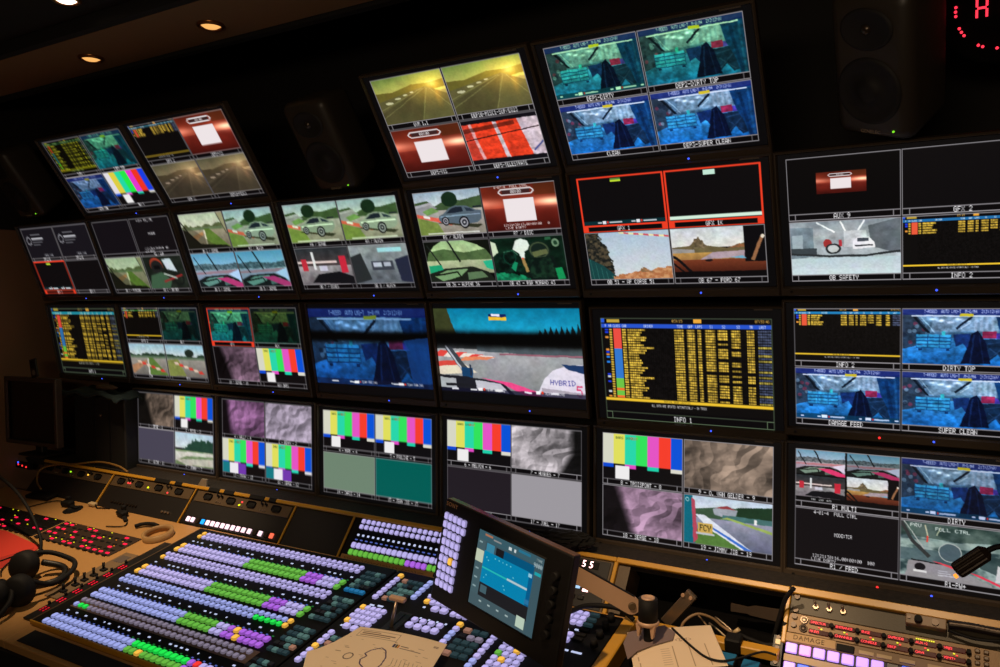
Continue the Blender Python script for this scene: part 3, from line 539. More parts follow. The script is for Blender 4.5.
def P(f, *a, **k):
    g = lambda q: f(q, *a, **k)
    g.f = f; return g
TEAL = (.75, 1.0, .80); BLUE = (.9, .96, 1.12); DKG = (.42, .62, .40)
g_teal = P(garage, TEAL); g_blue = P(garage, BLUE)
SHOW = {
 1: ('q', [P(table, True, (60, 120, 110), (.6, .72, .4)), P(garage, (.5, .85, .62)), P(garage, (.62, .68, .85)), P(bars, tx=False)], ['INFO 1', 'DIRTY TOP', 'CLEAN CAM', 'AUX 1'], ()),
 2: ('q', [P(table, False, (60, 120, 140), (.8, .8, .8)), redglow, P(sunset, (1.08, .96, .90), .72, .62), P(sunset, (1.08, .96, .90), .72, .62)], ['INFO 2', 'DEP5-VIS', 'QVM 11', 'DEP10-MISC1'], ()),
 8: ('q', [sunset, sunset, redglow, redstripe], ['QVM 1.1', 'DEP10-MISC1-SUP/EQ23', 'DEP5-VIS', 'DEP5-TELESTRATE'], ()),
 9: ('q', [P(garage, TEAL, low=True), g_teal, g_blue, g_blue], ['DEP1-DIRTY', 'DEP2-DIRTY TOP', 'CLEAN', 'DEP3-SUPER CLEAN'], ()),
 3: ('q', [slate, slate, gfx1, black], ['OFFLINE', 'OFFLINE', 'GFX 3', 'GFX 4'], (2,)),
 4: ('q', [P(black, (18, 15, 20)), P(codes, 'MODE'), P(roadcam, (.86, .9, .74)), driver], ['', 'R2 / SER', 'OB 1 - PORSCHE', 'OB 1 - DRIVER'], ()),
 5: ('q', [P(roadcam, (1, .98, .86)), P(car, (150, 160, 150), (.9, 1, .9)), P(dash, (.8, .95, 1.05), pink=True), P(dash, (.72, .92, 1.0), pink=True)], ['OB 2 / SERGE', 'R3 / ALAIN', 'OB 5 / SERGE', 'OB 5 / SERGE'], ()),
 6: ('q', [P(car, (140, 152, 140), (.95, 1.02, .9), .55), P(car, (150, 160, 150), (.95, 1.02, .9), .62), pit, P(pit, True)], ['RA / SERGE', 'RA / ALAIN', 'OB 7 / BOXES', 'OB 8 / ALAIN'], ()),
 7: ('q', [car, P(redglow, ctrl=True), P(dash, (1, 1.05, .86)), P(driver, green=True)], ['R6 / ALAIN', 'R7 / DISC', 'OB 36 - ALPINE 36', 'OB 43 - RGR MORAND 43'], ()),
 10: ('q', [gfx1, gfxk, treesky, bonnet], ['GFX 1', 'GFX 1K', 'OB 51 - AF CORSE 51', 'OB 67 - FORD 67'], (0, 1)),
 11: ('q', [P(redglow, True), black, safety, P(table, False, (34, 110, 170))], ['AUX 9', 'GFX 2', 'OB SAFETY', 'INFO 2'], ()),
 12: ('f', P(table, True, (34, 150, 190), (.9, .9, .8)), 'INFO 1'),
 13: ('q', [P(table, False, (60, 130, 60), (.8, .8, .7)), P(garage, (.30, .42, .26)), P(sky_track), P(sky_track, (140, 190, 214), True, False, 5)], ['INFO 2', 'AUX', 'CAM', 'PAN'], ()),
 14: ('q', [P(garage, (.45, .85, .60)), P(garage, (.42, .52, .25), dim=.8), P(cloth, (150, 116, 140), 5, .3), P(bars, tx=True)], ['GFX', 'AUX', '18 - SERGE - 18', 'AUX BARS'], (0,)),
 15: ('w', garage_full, ''), 16: ('w', onboard, ''),
 17: ('f', table, 'INFO 1'),
 18: ('q', [P(table, False, (34, 130, 190)), g_blue, P(garage, BLUE, low=True), g_blue], ['INFO 2', 'DIRTY TOP', 'DAMAGE FEED', 'SUPER CLEAN'], ()),
 19: ('q', [P(cloth, (150, 128, 112), 11, .35), P(bars, tx=True), P(black, (72, 68, 84)), forest], ['1 - SERGE - 1', '2 - FOCAL - 2', '11 - GUIDO - 11', '3 - JOHNNY - 3'], ()),
 20: ('q', [P(cloth, (170, 116, 168), 21, .15, 'l'), P(cloth, (206, 190, 214), 23, .0), P(bars, True), P(bars, True)], ['4 - WALLY - 4', '2 - BENNY - 2', '13 - FRANK - 13', '12 - SERGE - 12'], ()),
 21: ('q', [bars, bars, P(black, (110, 132, 112)), P(black, (0, 92, 84))], ['4 - MARK - 4', '5 - PAULINE - 5', '14 - CHRIS - 14', '15 - JEAN JOS - 15'], ()),
 22: ('q', [bars, P(cloth, (226, 216, 222), 31, .0, 'r'), P(black, (34, 28, 34)), P(black, (156, 152, 158))], ['6 - MELVIN - 6', '7 - HUGUES - 7', '16 - ENG 6 - 16', '17 - JOEL - 17'], ()),
 23: ('q', [bars, P(cloth, (176, 152, 134), 41, .0), P(cloth, (190, 152, 182), 47, .32), fcy], ['8 - TROISPONT - 8', '9 - O. VAN GELDER - 9', '18 - SERGE - 18', '19 - JIMMY JIB - 19'], ()),
 24: ('q', [multi, P(garage, BLUE, low=True, dim=.85), codes, pink_onboard], ['R1 MULTI', 'DIRTY', 'R1 / FRED', 'R1-PW+'], ()),
}

def paint_screen(n, px, oy=0.0):
    """paint the whole panel (0.56 x 0.35) at twice the grid and average down"""
    nx = int(px * (1.4 if px < 130 else 1.75) * .56 / .52) ; ny = int(nx * .625); ss = 2
    A = np.zeros((ny * ss, nx * ss, 3)) + np.array((9., 8., 9.)); full = Cv(A); W, H = .56, .35; kind = SHOW[n]; cy = .5 + oy / H
    if kind[0] == 'w': r = full.sub(.001, cy - .2948 / H / 2, .999, cy + .2948 / H / 2); kind[1](r); photo_finish(r)
    elif kind[0] == 'f':
        w_, h_ = (.508, .321); r = full.sub(.5 - w_ / W / 2, cy - h_ / H / 2, .5 + w_ / W / 2, cy + h_ / H / 2); r.fill((10, 8, 10)); kind[1](r.sub(0, 0, 1, .90))
        r.rbox(0, 0, 1, 1, (92, 110, 84), .004); r.rbox(0, .93, .04, 1, (92, 110, 84), .003); r.rbox(.96, .93, 1, 1, (92, 110, 84), .003); r.rect(0, .925, 1, .932, (92, 110, 84)); r.text(kind[2], .48, .967, .05, (246, 246, 246))
    else:
        w_, h_ = (.522, .327); quad(full.sub(.5 - w_ / W / 2, cy - h_ / H / 2, .5 + w_ / W / 2, cy + h_ / H / 2), kind[1], kind[2], kind[3])
    A = np.clip(A, 0, 255); return A.reshape(ny, ss, nx, ss, 3).mean((1, 3))

def pic_mesh(name, img, w_, h_, m, zf=None):
    """a connected grid of quads that carries the picture as a colour attribute"""
    ny, nx = img.shape[:2]; x = np.linspace(-w_ / 2, w_ / 2, nx); y = np.linspace(h_ / 2, -h_ / 2, ny); X, Y = np.meshgrid(x, y)
    Z = np.zeros_like(X) if zf is None else zf(X, Y); co = np.stack([X, Y, Z], -1).reshape(-1, 3).astype(np.float32)
    i = np.arange((ny - 1) * (nx - 1)); r, c = i // (nx - 1), i % (nx - 1); a = r * nx + c; F = np.stack([a, a + nx, a + nx + 1, a + 1], 1).astype(np.int32)
    me = bpy.data.meshes.new(name); me.vertices.add(len(co)); me.vertices.foreach_set('co', co.ravel()); me.loops.add(F.size); me.loops.foreach_set('vertex_index', F.ravel())
    me.polygons.add(len(F)); me.polygons.foreach_set('loop_start', np.arange(0, F.size, 4, dtype=np.int32)); me.update(calc_edges=True)
    ca = me.color_attributes.new('pic', 'FLOAT_COLOR', 'POINT'); rgba = np.ones((len(co), 4), np.float32); rgba[:, :3] = lin(img.reshape(-1, 3)); ca.data.foreach_set('color', rgba.ravel())
    me.materials.append(m); return me
SCREEN = attr_mat('lit_screen_picture', True); PRINT = attr_mat('printed_sheet', False)

# ------------------------------------------------------------------ materials
M_black = mat('black_plastic', (17, 15, 14), .45, bump=.15, scale=300)
M_bezel = mat('monitor_bezel_plastic', (66, 55, 44), .42, bump=.1, scale=400)
M_rail = mat('varnished_wood_trim', (206, 150, 46), .35, var=.12, bump=.1, scale=24)
M_wood = mat('beige_laminate_desktop', (190, 142, 84), .5, var=.06, bump=.05, scale=50)
M_panel = mat('dark_grey_painted_panel', (25, 21, 19), .5, bump=.2, scale=350)
M_brown = mat('bronze_painted_steel', (92, 74, 52), .45, bump=.15, scale=300, var=.05)
M_foam = mat('dark_carpet_lining', (34, 27, 21), .95, bump=1.0, scale=80, var=.9)
M_wall = mat('brown_fabric_wall', (134, 102, 76), .9, bump=.3, scale=200, var=.1)
M_ceil = mat('brown_ceiling_panel', (134, 102, 66), .8, bump=.1, scale=60, var=.05)
M_dark = mat('black_ceiling', (16, 13, 12), .8)
M_mb = mat('matt_black_board', (8, 7, 7), .9, spec=.1)
M_floor = mat('black_rubber_floor', (18, 15, 14), .8, bump=.3, scale=90)
M_steel = mat('brushed_steel', (170, 150, 130), .35, metal=.85, bump=.1, scale=200)
M_alu = mat('champagne_aluminium', (204, 164, 132), .42, metal=.1, var=.04, scale=40)
M_rubber = mat('black_rubber', (15, 13, 12), .7, spec=.3)
M_screw = mat('dark_screw_steel', (60, 50, 42), .35, metal=.7)

# ------------------------------------------------------------------ frames of the wall, the rack slope and the desk
DESK_A = R(10.8); RACK_A = R(51.0)
DESK_O = Vector((0, -.196, .472)); RACK_O = Vector((0, -.1, .59))
def desk_m(X, s, h=0.0, yaw=0.0):
    return Matrix.Translation(DESK_O) @ Matrix.Rotation(DESK_A, 4, 'X') @ Matrix.Translation(Vector((X, -s, h))) @ Matrix.Rotation(yaw, 4, 'Z')
def rack_m(X, t, h=0.0):
    return Matrix.Translation(RACK_O) @ Matrix.Rotation(RACK_A, 4, 'X') @ Matrix.Translation(Vector((X, -t, h)))

def bd(x, y, h):
    """the point h above the desk surface under a pixel of the photograph"""
    n_ = Vector((0, -math.sin(DESK_A), math.cos(DESK_A))); d = CAM_ROT.to_3x3() @ Vector(((x - 500) / F_PX, -(y - 333.5) / F_PX, -1))
    return CAM + d * ((DESK_O + n_ * h - CAM).dot(n_) / d.dot(n_))
# ------------------------------------------------------------------ the room
def struct(name, bm, m):
    o = obj(name, bm, m); o['kind'] = 'structure'; return o
b = nb(); box(b, (.9, -1.2, -.49), (5.2, 4.4, .08)); struct('floor', b, M_floor)
b = nb(); box(b, (.9, .42, 1.1), (5.2, .08, 3.2)); struct('wall_back', b, M_dark)
b = nb(); box(b, (-1.56, -1.2, 1.1), (.08, 4.4, 3.2)); struct('wall_left', b, M_wall)
b = nb(); box(b, (-1.50, -.55, 2.23), (.03, 1.9, .96)); struct('trim_6', b, M_dark)
b = nb(); box(b, (3.5, -1.2, 1.1), (.08, 4.4, 3.2)); struct('wall_right', b, M_wall)
b = nb(); box(b, (.9, -3.4, 1.1), (5.2, .08, 3.2)); struct('wall_behind', b, M_wall)
b = nb(); box(b, (.9, -1.2, 2.72), (5.2, 4.4, .08)); struct('ceiling', b, M_dark)
# lit strip of the ceiling in front of the monitors, its dark upstand, and the lining above and below the screens
b = nb(); box(b, (.95, -.505, 2.315), (5.0, .28, .03), .004); struct('trim_1', b, M_ceil)
b = nb(); box(b, (.95, -.345, 2.5), (5.0, .03, .42)); struct('trim_2', b, M_dark)
b = nb(); box(b, (.95, -.66, 2.43), (5.0, .03, .26)); struct('trim_3', b, M_dark)
b = nb(); box(b, (.95, -.9, 2.36), (5.0, .44, .03)); struct('trim_4', b, M_dark)
M_lamp = mat('warm_lamp_lens', (255, 186, 104), .4, emit=1.0); M_ring = mat('brass_lamp_ring', (150, 96, 50), .3, metal=.8)
M_lamp2 = mat('bright_lamp_lens', (255, 226, 200), .4, emit=3.0)
for i, (x, y, z, lb, ml) in enumerate([(-.226, -.487, 2.30, 'small round downlight in the lit ceiling strip, left of the other one', M_lamp), (.438, -.487, 2.30, 'small round downlight in the lit ceiling strip, right of the other one', M_lamp), (bp(66, 2, Z=2.335).x, bp(66, 2, Z=2.335).y, 2.345, 'brightest downlight at the top edge, apart from the lit ceiling strip', M_lamp2)]):
    t = thing('ceiling_downlight', lb, 'downlight', Matrix.Translation((x, y, z)), 'downlights in the ceiling')
    b = nb(); lathe(b, Matrix.Identity(4), [(.045, .0), (.045, -.006), (.036, -.010), (.031, -.004), (.031, .0)], 28); obj('ring', b, M_ring, t)
    b = nb(); lathe(b, Matrix.Identity(4), [(.031, -.004), (.022, -.010), (0, -.012)], 24); obj('lens', b, ml, t)

b = nb(); box(b, (1.0, .10, .50), (5.0, .02, .50)); struct('wall_lining', b, M_foam)
# lining between the bottom row of monitors and the rack
b = nb()
v = [b.verts.new(p) for p in ((-1.5, .03, .615), (3.4, .03, .615), (3.4, -.10, .598), (-1.5, -.10, .598))]; b.faces.new(v)
v2 = [b.verts.new(p) for p in ((-1.5, .03, .55), (3.4, .03, .55), (3.4, -.085, .57), (-1.5, -.085, .57))]; b.faces.new(v2[::-1])
for k in range(4): b.faces.new((v[k], v[(k + 1) % 4], v2[(k + 1) % 4], v2[k]))
struct('trim_5', b, M_foam)

# ------------------------------------------------------------------ the monitor wall
UX = [-1.057, -.481, .106, .693, 1.286, 1.880, 2.461]
ROWS = {1: (34.99, Vector((0, -.3208, 1.95))), 2: (19.906, Vector((0, -.1154, 1.55))), 3: (9.7136, Vector((0, .0095, 1.15))), 4: (-.668, Vector((0, .0095, .8)))}
ROWS[3] = (9.7136, Vector((0, 0, 1.15)))
MON = {1: (1, -.475, -.039, 74), 2: (1, .105, -.038, 92), 8: (1, 1.288, -.040, 153), 9: (1, 1.880, -.041, 202),
 3: (2, -1.052, .037, 63), 4: (2, -.481, .035, 75), 5: (2, .106, .034, 92), 6: (2, .693, .034, 112), 7: (2, 1.287, .033, 143), 10: (2, 1.879, .031, 185), 11: (2, 2.461, .031, 235),
 12: (3, -1.083, .047, 63), 13: (3, -.503, .046, 75), 14: (3, .083, .044, 89), 15: (3, .687, .059, 117), 16: (3, 1.281, .059, 146), 17: (3, 1.885, .016, 168), 18: (3, 2.459, .043, 215),
 19: (4, -.468, -.001, 74), 20: (4, .111, -.002, 89), 21: (4, .696, -.007, 110), 22: (4, 1.286, -.004, 135), 23: (4, 1.880, -.002, 171), 24: (4, 2.460, 0, 215)}
LAB = {
 1: 'top row monitor at the far left, yellow timing table beside teal garage and colour bars', 2: 'top row monitor with red glow picture above two grey sunset roads',
 8: 'top row monitor with two golden sunset roads above red pictures', 9: 'top row monitor showing four blue and teal garage pictures',
 3: 'second row monitor at the far left, nearly all black with one thin red frame', 4: 'second row monitor with two black tiles above race cockpit views',
 5: 'second row monitor with green tinted car above two pale blue windscreen views', 6: 'second row monitor with silver sports cars above pit lane views',
 7: 'second row monitor with dark coupe, red glow and green cockpit picture', 10: 'second row monitor with two red framed black tiles above pale sky views',
 11: 'second row monitor at the right end with white car in garage and black tiles', 12: 'third row monitor at the far left filled with a yellow timing table',
 13: 'third row monitor with black timing tile above two race track views', 14: 'third row monitor with red framed green garage above purple cloth and colour bars',
 15: 'third row monitor filled with one dark blue garage picture', 16: 'third row monitor filled with one onboard race track picture under turquoise sky',
 17: 'third row monitor captioned INFO 1, filled with a large yellow timing table', 18: 'third row monitor at the right end with three bright blue garage pictures',
 19: 'bottom row monitor at the left end with brown cloth, colour bars and forest track', 20: 'bottom row monitor with purple and white cloth above two colour bar tiles',
 21: 'bottom row monitor with two colour bar tiles above grey and dark green fields', 22: 'bottom row monitor with colour bars, pale cloth, black and light grey fields',
 23: 'bottom row monitor with colour bars, brown cloth and FCY race track picture', 24: 'bottom row monitor at the right end with codes on black and onboard view'}
M_led = mat('blue_power_led', (60, 90, 255), .4, emit=1.6); M_redled = mat('red_led', (255, 50, 50), .4, emit=1.2); M_logo = mat('grey_printed_logo', (88, 78, 70), .5)
M_glab = mat('green_led', (120, 220, 40), .4, emit=1.2)

def frame_mesh(Wo, Ho, Wi, Hi, off, z0, z1, cham=.006):
    b = nb()
    loops = []
    for W_, H_, z, oy in ((Wo, Ho, z0, 0), (Wo, Ho, z1 - .004, 0), (Wo - .008, Ho - .008, z1, 0), (Wi + cham, Hi + cham, z1, off), (Wi, Hi, z1 - .008, off)):
        loops.append([b.verts.new((sx * W_ / 2, sy * H_ / 2 + oy, z)) for sx, sy in ((-1, -1), (1, -1), (1, 1), (-1, 1))])
    for A, B in zip(loops, loops[1:]):
        for k in range(4): b.faces.new((A[k], A[(k + 1) % 4], B[(k + 1) % 4], B[k]))
    b.faces.new(loops[0][::-1])
    return b
proto_frame = None
for n, (row, u, v, px) in MON.items():
    til, O = ROWS[row]; Mx = Matrix.Translation(O) @ Matrix.Rotation(R(90 + til), 4, 'X') @ Matrix.Translation((u, v, 0))
    t = thing('video_monitor', LAB[n], 'monitor', Mx, 'video monitors of the monitor wall')
    oy = {15: -.010, 16: -.010, 17: .013, 12: .004, 13: .004, 14: .004, 18: .004}.get(n, 0.0)
    if proto_frame is None:
        fr = obj('bezel', frame_mesh(.581, .386, .562, .352, .009, -.016, .010), M_bezel, t); proto_frame = fr.data
    else: fr = inst('bezel', proto_frame, t, (0, 0, 0))
    fr.location = (0, -.009 + oy, 0)
    me = pic_mesh('screen', paint_screen(n, px, oy), .56, .35, SCREEN); o = inst('screen', me, t, (0, oy, .0005))
    b = nb(); box(b, (0, -.009 + oy, -.038), (.50, .30, .044), .012); obj('rear_housing', b, M_black, t)
    b = nb(); cyl(b, (.076, -.188 + oy, .008), (.076, -.188 + oy, .0115), .0028, n=10); obj('power_led', b, M_led, t)
    b = nb(); box(b, (.235, .176 + oy, .0103), (.05, .004, .0006)); obj('maker_mark', b, M_logo, t)
    if n in (15, 16):
        b = nb(); box(b, (-.03, .1805 + oy, .0105), (.085, .003, .002)); obj('vent_strip', b, M_logo, t)
    if n in (18, 24):
        b = nb(); cyl(b, (-.05, -.188 + oy, .008), (-.05, -.188 + oy, .0118), .0032, n=10); obj('tally_led', b, M_redled, t, label='red tally light')
    if row > 2 or n in (7, 10, 11):
        b = nb(); cyl(b, (-.262, -.188 + oy, .009), (-.262, -.188 + oy, .0125), .004, n=12); obj('knob', b, M_black, t)

# ------------------------------------------------------------------ speakers between the monitors
M_spk = mat('dark_grey_speaker_enamel', (50, 44, 36), .45, bump=.1, scale=300); M_cone = mat('black_speaker_cone', (18, 15, 14), .7); M_dome = mat('metal_tweeter_dome', (90, 80, 70), .3, metal=.8)
def speaker(label, u, v, h, yaw, sc_):
    O = ROWS[1][1]; Mx = Matrix.Translation(O) @ Matrix.Rotation(R(90 + 34.99), 4, 'X') @ Matrix.Translation((u, v, h)) @ Matrix.Rotation(yaw, 4, 'Y') @ Matrix.Scale(sc_, 4)
    t = thing('studio_speaker', label, 'speaker', Mx, 'studio speakers in the monitor wall')
    b = nb(); box(b, (0, 0, -.075), (.178, .305, .15), .028, seg=4); 
    for vv in b.verts:
        if vv.co.z < -.08: vv.co.x *= .93; vv.co.y *= .93
    obj('cabinet', b, M_spk, t, True)
    I = Matrix.Translation((0, .083, .001)); b = nb(); lathe(b, I, [(.058, .001), (.055, .0045), (.050, .0045), (.044, .0015), (.0, .0012)], 32, 1.0, .74); obj('waveguide', b, M_cone, t)
    b = nb(); lathe(b, Matrix.Translation((0, .083, .001)), [(.0115, 0), (.010, .004), (.006, .007), (0, .008)], 20); obj('tweeter', b, M_dome, t)
    b = nb(); lathe(b, Matrix.Translation((0, -.045, .001)), [(.072, .0), (.069, .004), (.063, .004), (.059, .0016), (.026, .0012), (.024, .004), (.014, .007), (.0, .008)], 40); obj('woofer', b, M_cone, t)
    b = nb(); cyl(b, (.052, -.128, -.002), (.052, -.128, .0022), .0022, n=10); obj('power_led', b, M_glab, t, label='green power light')
    textobj('maker_mark', 'GENELEC', .011, mat('pale_print', (150, 132, 110), .5), t, (0, -.134, .0012), ext=.0003)
speaker('dark studio speaker tucked between the two top row monitor groups', .71, -.070, -.005, 0.0, 1.08)
speaker('large grey studio speaker standing above the right end monitor', 2.400, -.050, .03, R(-30), 1.10)
speaker('barely visible black studio speaker at the far left above the black tiled monitor', -1.175, -.045, .0, 0.0, 1.08)

# small dark mount panels beside the speakers
# ------------------------------------------------------------------ red LED clock, upper right
t = thing('studio_clock', 'round clock face of red light dots on black, top right corner', 'clock', Matrix.Translation((2.662, -.1, 2.055)) @ Matrix.Rotation(R(90 + 12), 4, 'X'))
b = nb(); lathe(b, Matrix.Translation((0, 0, -.03)), [(0, 0), (.125, 0), (.13, .006), (.13, .024), (.124, .03), (0, .028)], 48); obj('housing', b, M_mb, t)
M_red = mat('red_led_dot', (255, 40, 70), .4, emit=1.5); M_hot = mat('orange_led_dot', (255, 120, 90), .4, emit=2.0)
b0 = nb(); cyl(b0, (0, 0, 0), (0, 0, .004), .0034, n=8); dm = obj('second_dot', b0, M_red, t); first = True
for k in range(60):
    a = 2 * math.pi * k / 60
    if k % 15 in (2, 3, 6, 7, 8, 12, 13): continue
    if first: dm.location = (.095 * math.sin(a), .095 * math.cos(a), -.001); first = False
    else: inst('second_dot', dm.data, t, (.095 * math.sin(a), .095 * math.cos(a), -.001))
b0 = nb(); box(b0, (0, 0, .001), (.005, .018, .003)); seg = obj('digit_segment', b0, M_red, t); seg.location = (-.052, -.012, 0)
for x, y, r in ((-.052, .012, 0), (-.032, .012, 0), (-.032, -.012, 0), (-.042, 0, 1), (.0, .012, 0), (.0, -.012, 0), (.02, .012, 0), (.02, -.012, 0), (.01, -.022, 1), (.045, .012, 0), (.045, -.012, 0)):
    o = inst('digit_segment', seg.data, t, (x, y, 0)); o.rotation_euler.z = R(90) * r

# ------------------------------------------------------------------ production desk: desktop, trims, dividers
t = thing('production_desk', 'long beige laminate desk with yellow wooden trims below the monitor wall', 'desk', desk_m(0, 0))
D = t
b = nb(); box(b, (-.75, -.40, -.016), (1.50, .80, .03), .002); obj('desktop', b, M_wood, t)
b = nb(); box(b, (.90, -.010, -.016), (1.80, .020, .03)); obj('rear_strip', b, M_wood, t)
b = nb(); box(b, (.90, -.755, -.016), (1.80, .09, .03), .002); obj('front_strip', b, M_wood, t)
b = nb(); box(b, (1.803, -.40, -.010), (.036, .80, .06), .003); obj('side_beam', b, M_rail, t, label='yellow wooden beam at the right end')
b = nb(); box(b, (2.01, -.012, -.008), (.38, .030, .026), .003); obj('front_rail', b, M_rail, t, label='yellow rail in front of the open bay')
b = nb(); box(b, (.90, -.36, -.05), (1.78, .70, .01)); obj('tray', b, M_mb, t)
b = nb(); box(b, (2.6, -.40, -.05), (1.56, .80, .02)); obj('lower_shelf', b, M_mb, t)
b = nb(); box(b, (.95, -.80, -.14), (4.9, .02, .22)); obj('front_apron', b, M_dark, t)
b = nb(); box(b, (.50, -.755, .0012), (.90, .06, .003), .001); obj('wrist_pad', b, mat('black_wrist_pad', (12, 10, 10), .85), t, label='black inset pad on the front edge')
b = nb(); lathe(b, Matrix.Translation((-.815, -.07, .0008)), [(.042, 0), (.042, .001), (.036, .001), (.036, .0005), (0, .0003)], 28); obj('cable_grommet', b, M_rubber, t)
for i, x in enumerate((-1.2, .4, 2.5)):
    b = nb(); box(b, (x, -.30, -.44), (.05, .4, .76)); obj('leg', b, M_dark, t)
# trims on the rack slope (they belong to the desk too)
def on_rack(name, bm, m, label=None):
    o = obj(name, bm, m, D); o.matrix_parent_inverse = Matrix.Identity(4); o.matrix_local = desk_m(0, 0).inverted() @ rack_m(0, 0)
    if label: o['label'] = label
    return o
b = nb(); box(b, (.19, .009, -.004), (3.04, .014, .02), .002); on_rack('top_rail', b, M_rail)
b = nb(); box(b, (1.958, .009, -.004), (.495, .016, .02), .002); on_rack('top_rail', b, M_rail)
b = nb(); box(b, (2.72, .009, .0), (1.02, .020, .026), .002); on_rack('top_rail', b, M_rail)
for x in (-.758, -.185, .392, .686, 1.250):
    b = nb(); box(b, (x, -.078, .001), (.0055, .158, .008), .001); on_rack('divider', b, M_rail)
b = nb(); box(b, (1.711, -.078, -.02), (.012, .160, .05), .002); on_rack('divider', b, M_rail)
b = nb(); box(b, (2.2045, -.065, -.02), (.011, .134, .05), .002); on_rack('divider', b, M_rail)
for a_, e_ in ((155, 170), (175, 182), (208.8, 219.6), (224, 234), (249.6, 264.6), (269, 276)):
    Xa = bp(a_, 488 + (a_ - 210) * .183, Y=-.1).x; Xb = bp(e_, 488 + (e_ - 210) * .183, Y=-.1).x
    b = nb(); box(b, ((Xa + Xb) / 2, .008, -.002), (Xb - Xa, .018, .022), .002); on_rack('black_clip', b, M_rubber)
# inside of the open bay
b = nb(); box(b, (1.96, -.09, -.16), (.48, .30, .01)); on_rack('bay_back', b, M_mb)
b = nb(); box(b, (1.735, -.07, -.06), (.035, .15, .10)); on_rack('bay_side', b, M_brown, 'bronze side wall lit inside the open bay')

# ------------------------------------------------------------------ rack panels on the slope
def rack_thing(name, label, cat, x0, x1, h=.154, y0=0.0, m=M_panel, grp='equipment panels in the sloped rack'):
    t = thing(name, label, cat, rack_m((x0 + x1) / 2, y0 + h / 2), grp); b = nb(); box(b, (0, 0, -.012), (x1 - x0 - .010, h - .002, .02), .0015)
    obj('face_plate', b, m, t); return t
def speaker_holes(t, xc, ys, xs, leds=()):
    b = nb(); box(b, (0, ys, .0), (.545 - .0, .046, .003), .001); obj('connector_strip', b, M_brown, t)
    for x in xs:
        b = nb(); box(b, (x, ys + .003, .0015), (.046, .026, .002), .0085, seg=3); b2 = obj('oval_port', b, M_rubber, t)
    for i, x in enumerate(xs[:-1]):
        xm = (x + xs[i + 1]) / 2
        if i % 2 == 0:
            for dx in (-.012, .010):
                b = nb(); cyl(b, (xm + dx, ys + .012, .001), (xm + dx, ys + .012, .012), .0045, n=10); cyl(b, (xm + dx, ys + .012, .012), (xm + dx + .003, ys + .02, .022), .0022, n=8); obj('toggle_switch', b, M_rubber, t)
        for dx in (-.012, .0, .012):
            b = nb(); cyl(b, (xm + dx, ys - .012, .001), (xm + dx, ys - .012, .0045), .0035, n=8); obj('screw', b, M_steel, t)
    for x, y, c in leds:
        b = nb(); cyl(b, (x, ys + y, .001), (x, ys + y, .005), .0036, n=10); obj('indicator', b, mat('led_' + c, {'g': (150, 230, 30), 'y': (230, 255, 20), 'r': (230, 60, 60), 'o': (255, 190, 60)}[c], .4, emit=1.6), t)
t = rack_thing('speaker_panel', 'dark rack panel at the far left with green and orange lamps', 'rack panel', -1.33, -.758)
speaker_holes(t, 0, .05, (-.20, -.07, .06, .19), ((-.03, .004, 'g'), (.11, .004, 'o')))
t = rack_thing('speaker_panel', 'dark rack panel with oval ports and small connectors, left of white button row', 'rack panel', -.758, -.185)
speaker_holes(t, 0, .05, (-.205, -.075, .06, .195), ((-.155, -.0, 'r'), (-.14, -.0, 'r'), (-.01, -.004, 'y'), (.128, -.012, 'r')))
for x, n_ in ((-.19, 5), (-.08, 4), (.16, 3)):
    for k in range(n_):
        b = nb(); cyl(b, (x + k * .02, -.045, -.002), (x + k * .02, -.045, .006), .006, .005, n=10); obj('connector', b, M_steel if n_ == 3 else M_screw, t)
t = rack_thing('selector_panel', 'rack panel with one row of white lit buttons and one blue', 'rack panel', -.185, .392)
speaker_holes(t, 0, .05, (-.195, -.057, .061, .20), ((-.002, -.008, 'y'), (.005, .006, 'r')))
b = nb(); box(b, (0, -.053, .0), (.56, .036, .004), .001); obj('button_strip', b, M_black, t)
WH = mat('white_lit_cap', (255, 216, 232), .4, emit=1.25); BL_ = mat('blue_lit_cap', (30, 160, 255), .4, emit=1.1); RE_ = mat('orange_lit_cap', (255, 110, 80), .4, emit=1.0); OFF = mat('unlit_cap', (44, 32, 24), .4)
bmk = nb(); box(bmk, (0, 0, .003), (.0175, .0195, .006), .0012); cap_me = {}
for k, (x, c) in enumerate([(-.135, WH), (-.107, WH), (-.078, OFF), (-.046, BL_), (-.016, WH), (.013, WH), (.041, WH), (.0715, WH), (.100, WH), (.1305, WH), (.1605, WH), (.1915, WH), (.224, WH), (.254, OFF), (.284, WH), (.315, OFF), (.345, RE_)]):
    if c not in cap_me:
        bb = bmk.copy(); o = obj('lit_button', bb, c, t); cap_me[c] = o.data
    else: o = inst('lit_button', cap_me[c], t, (0, 0, 0))
    o.location = (x - .1035, -.053, .002)
bmk.free()
t = rack_thing('blank_panel', 'plain black blank rack panel between the yellow dividers', 'blank panel', .392, .686, m=mat('black_blanking_plate', (20, 15, 13), .6, bump=.3, scale=200))

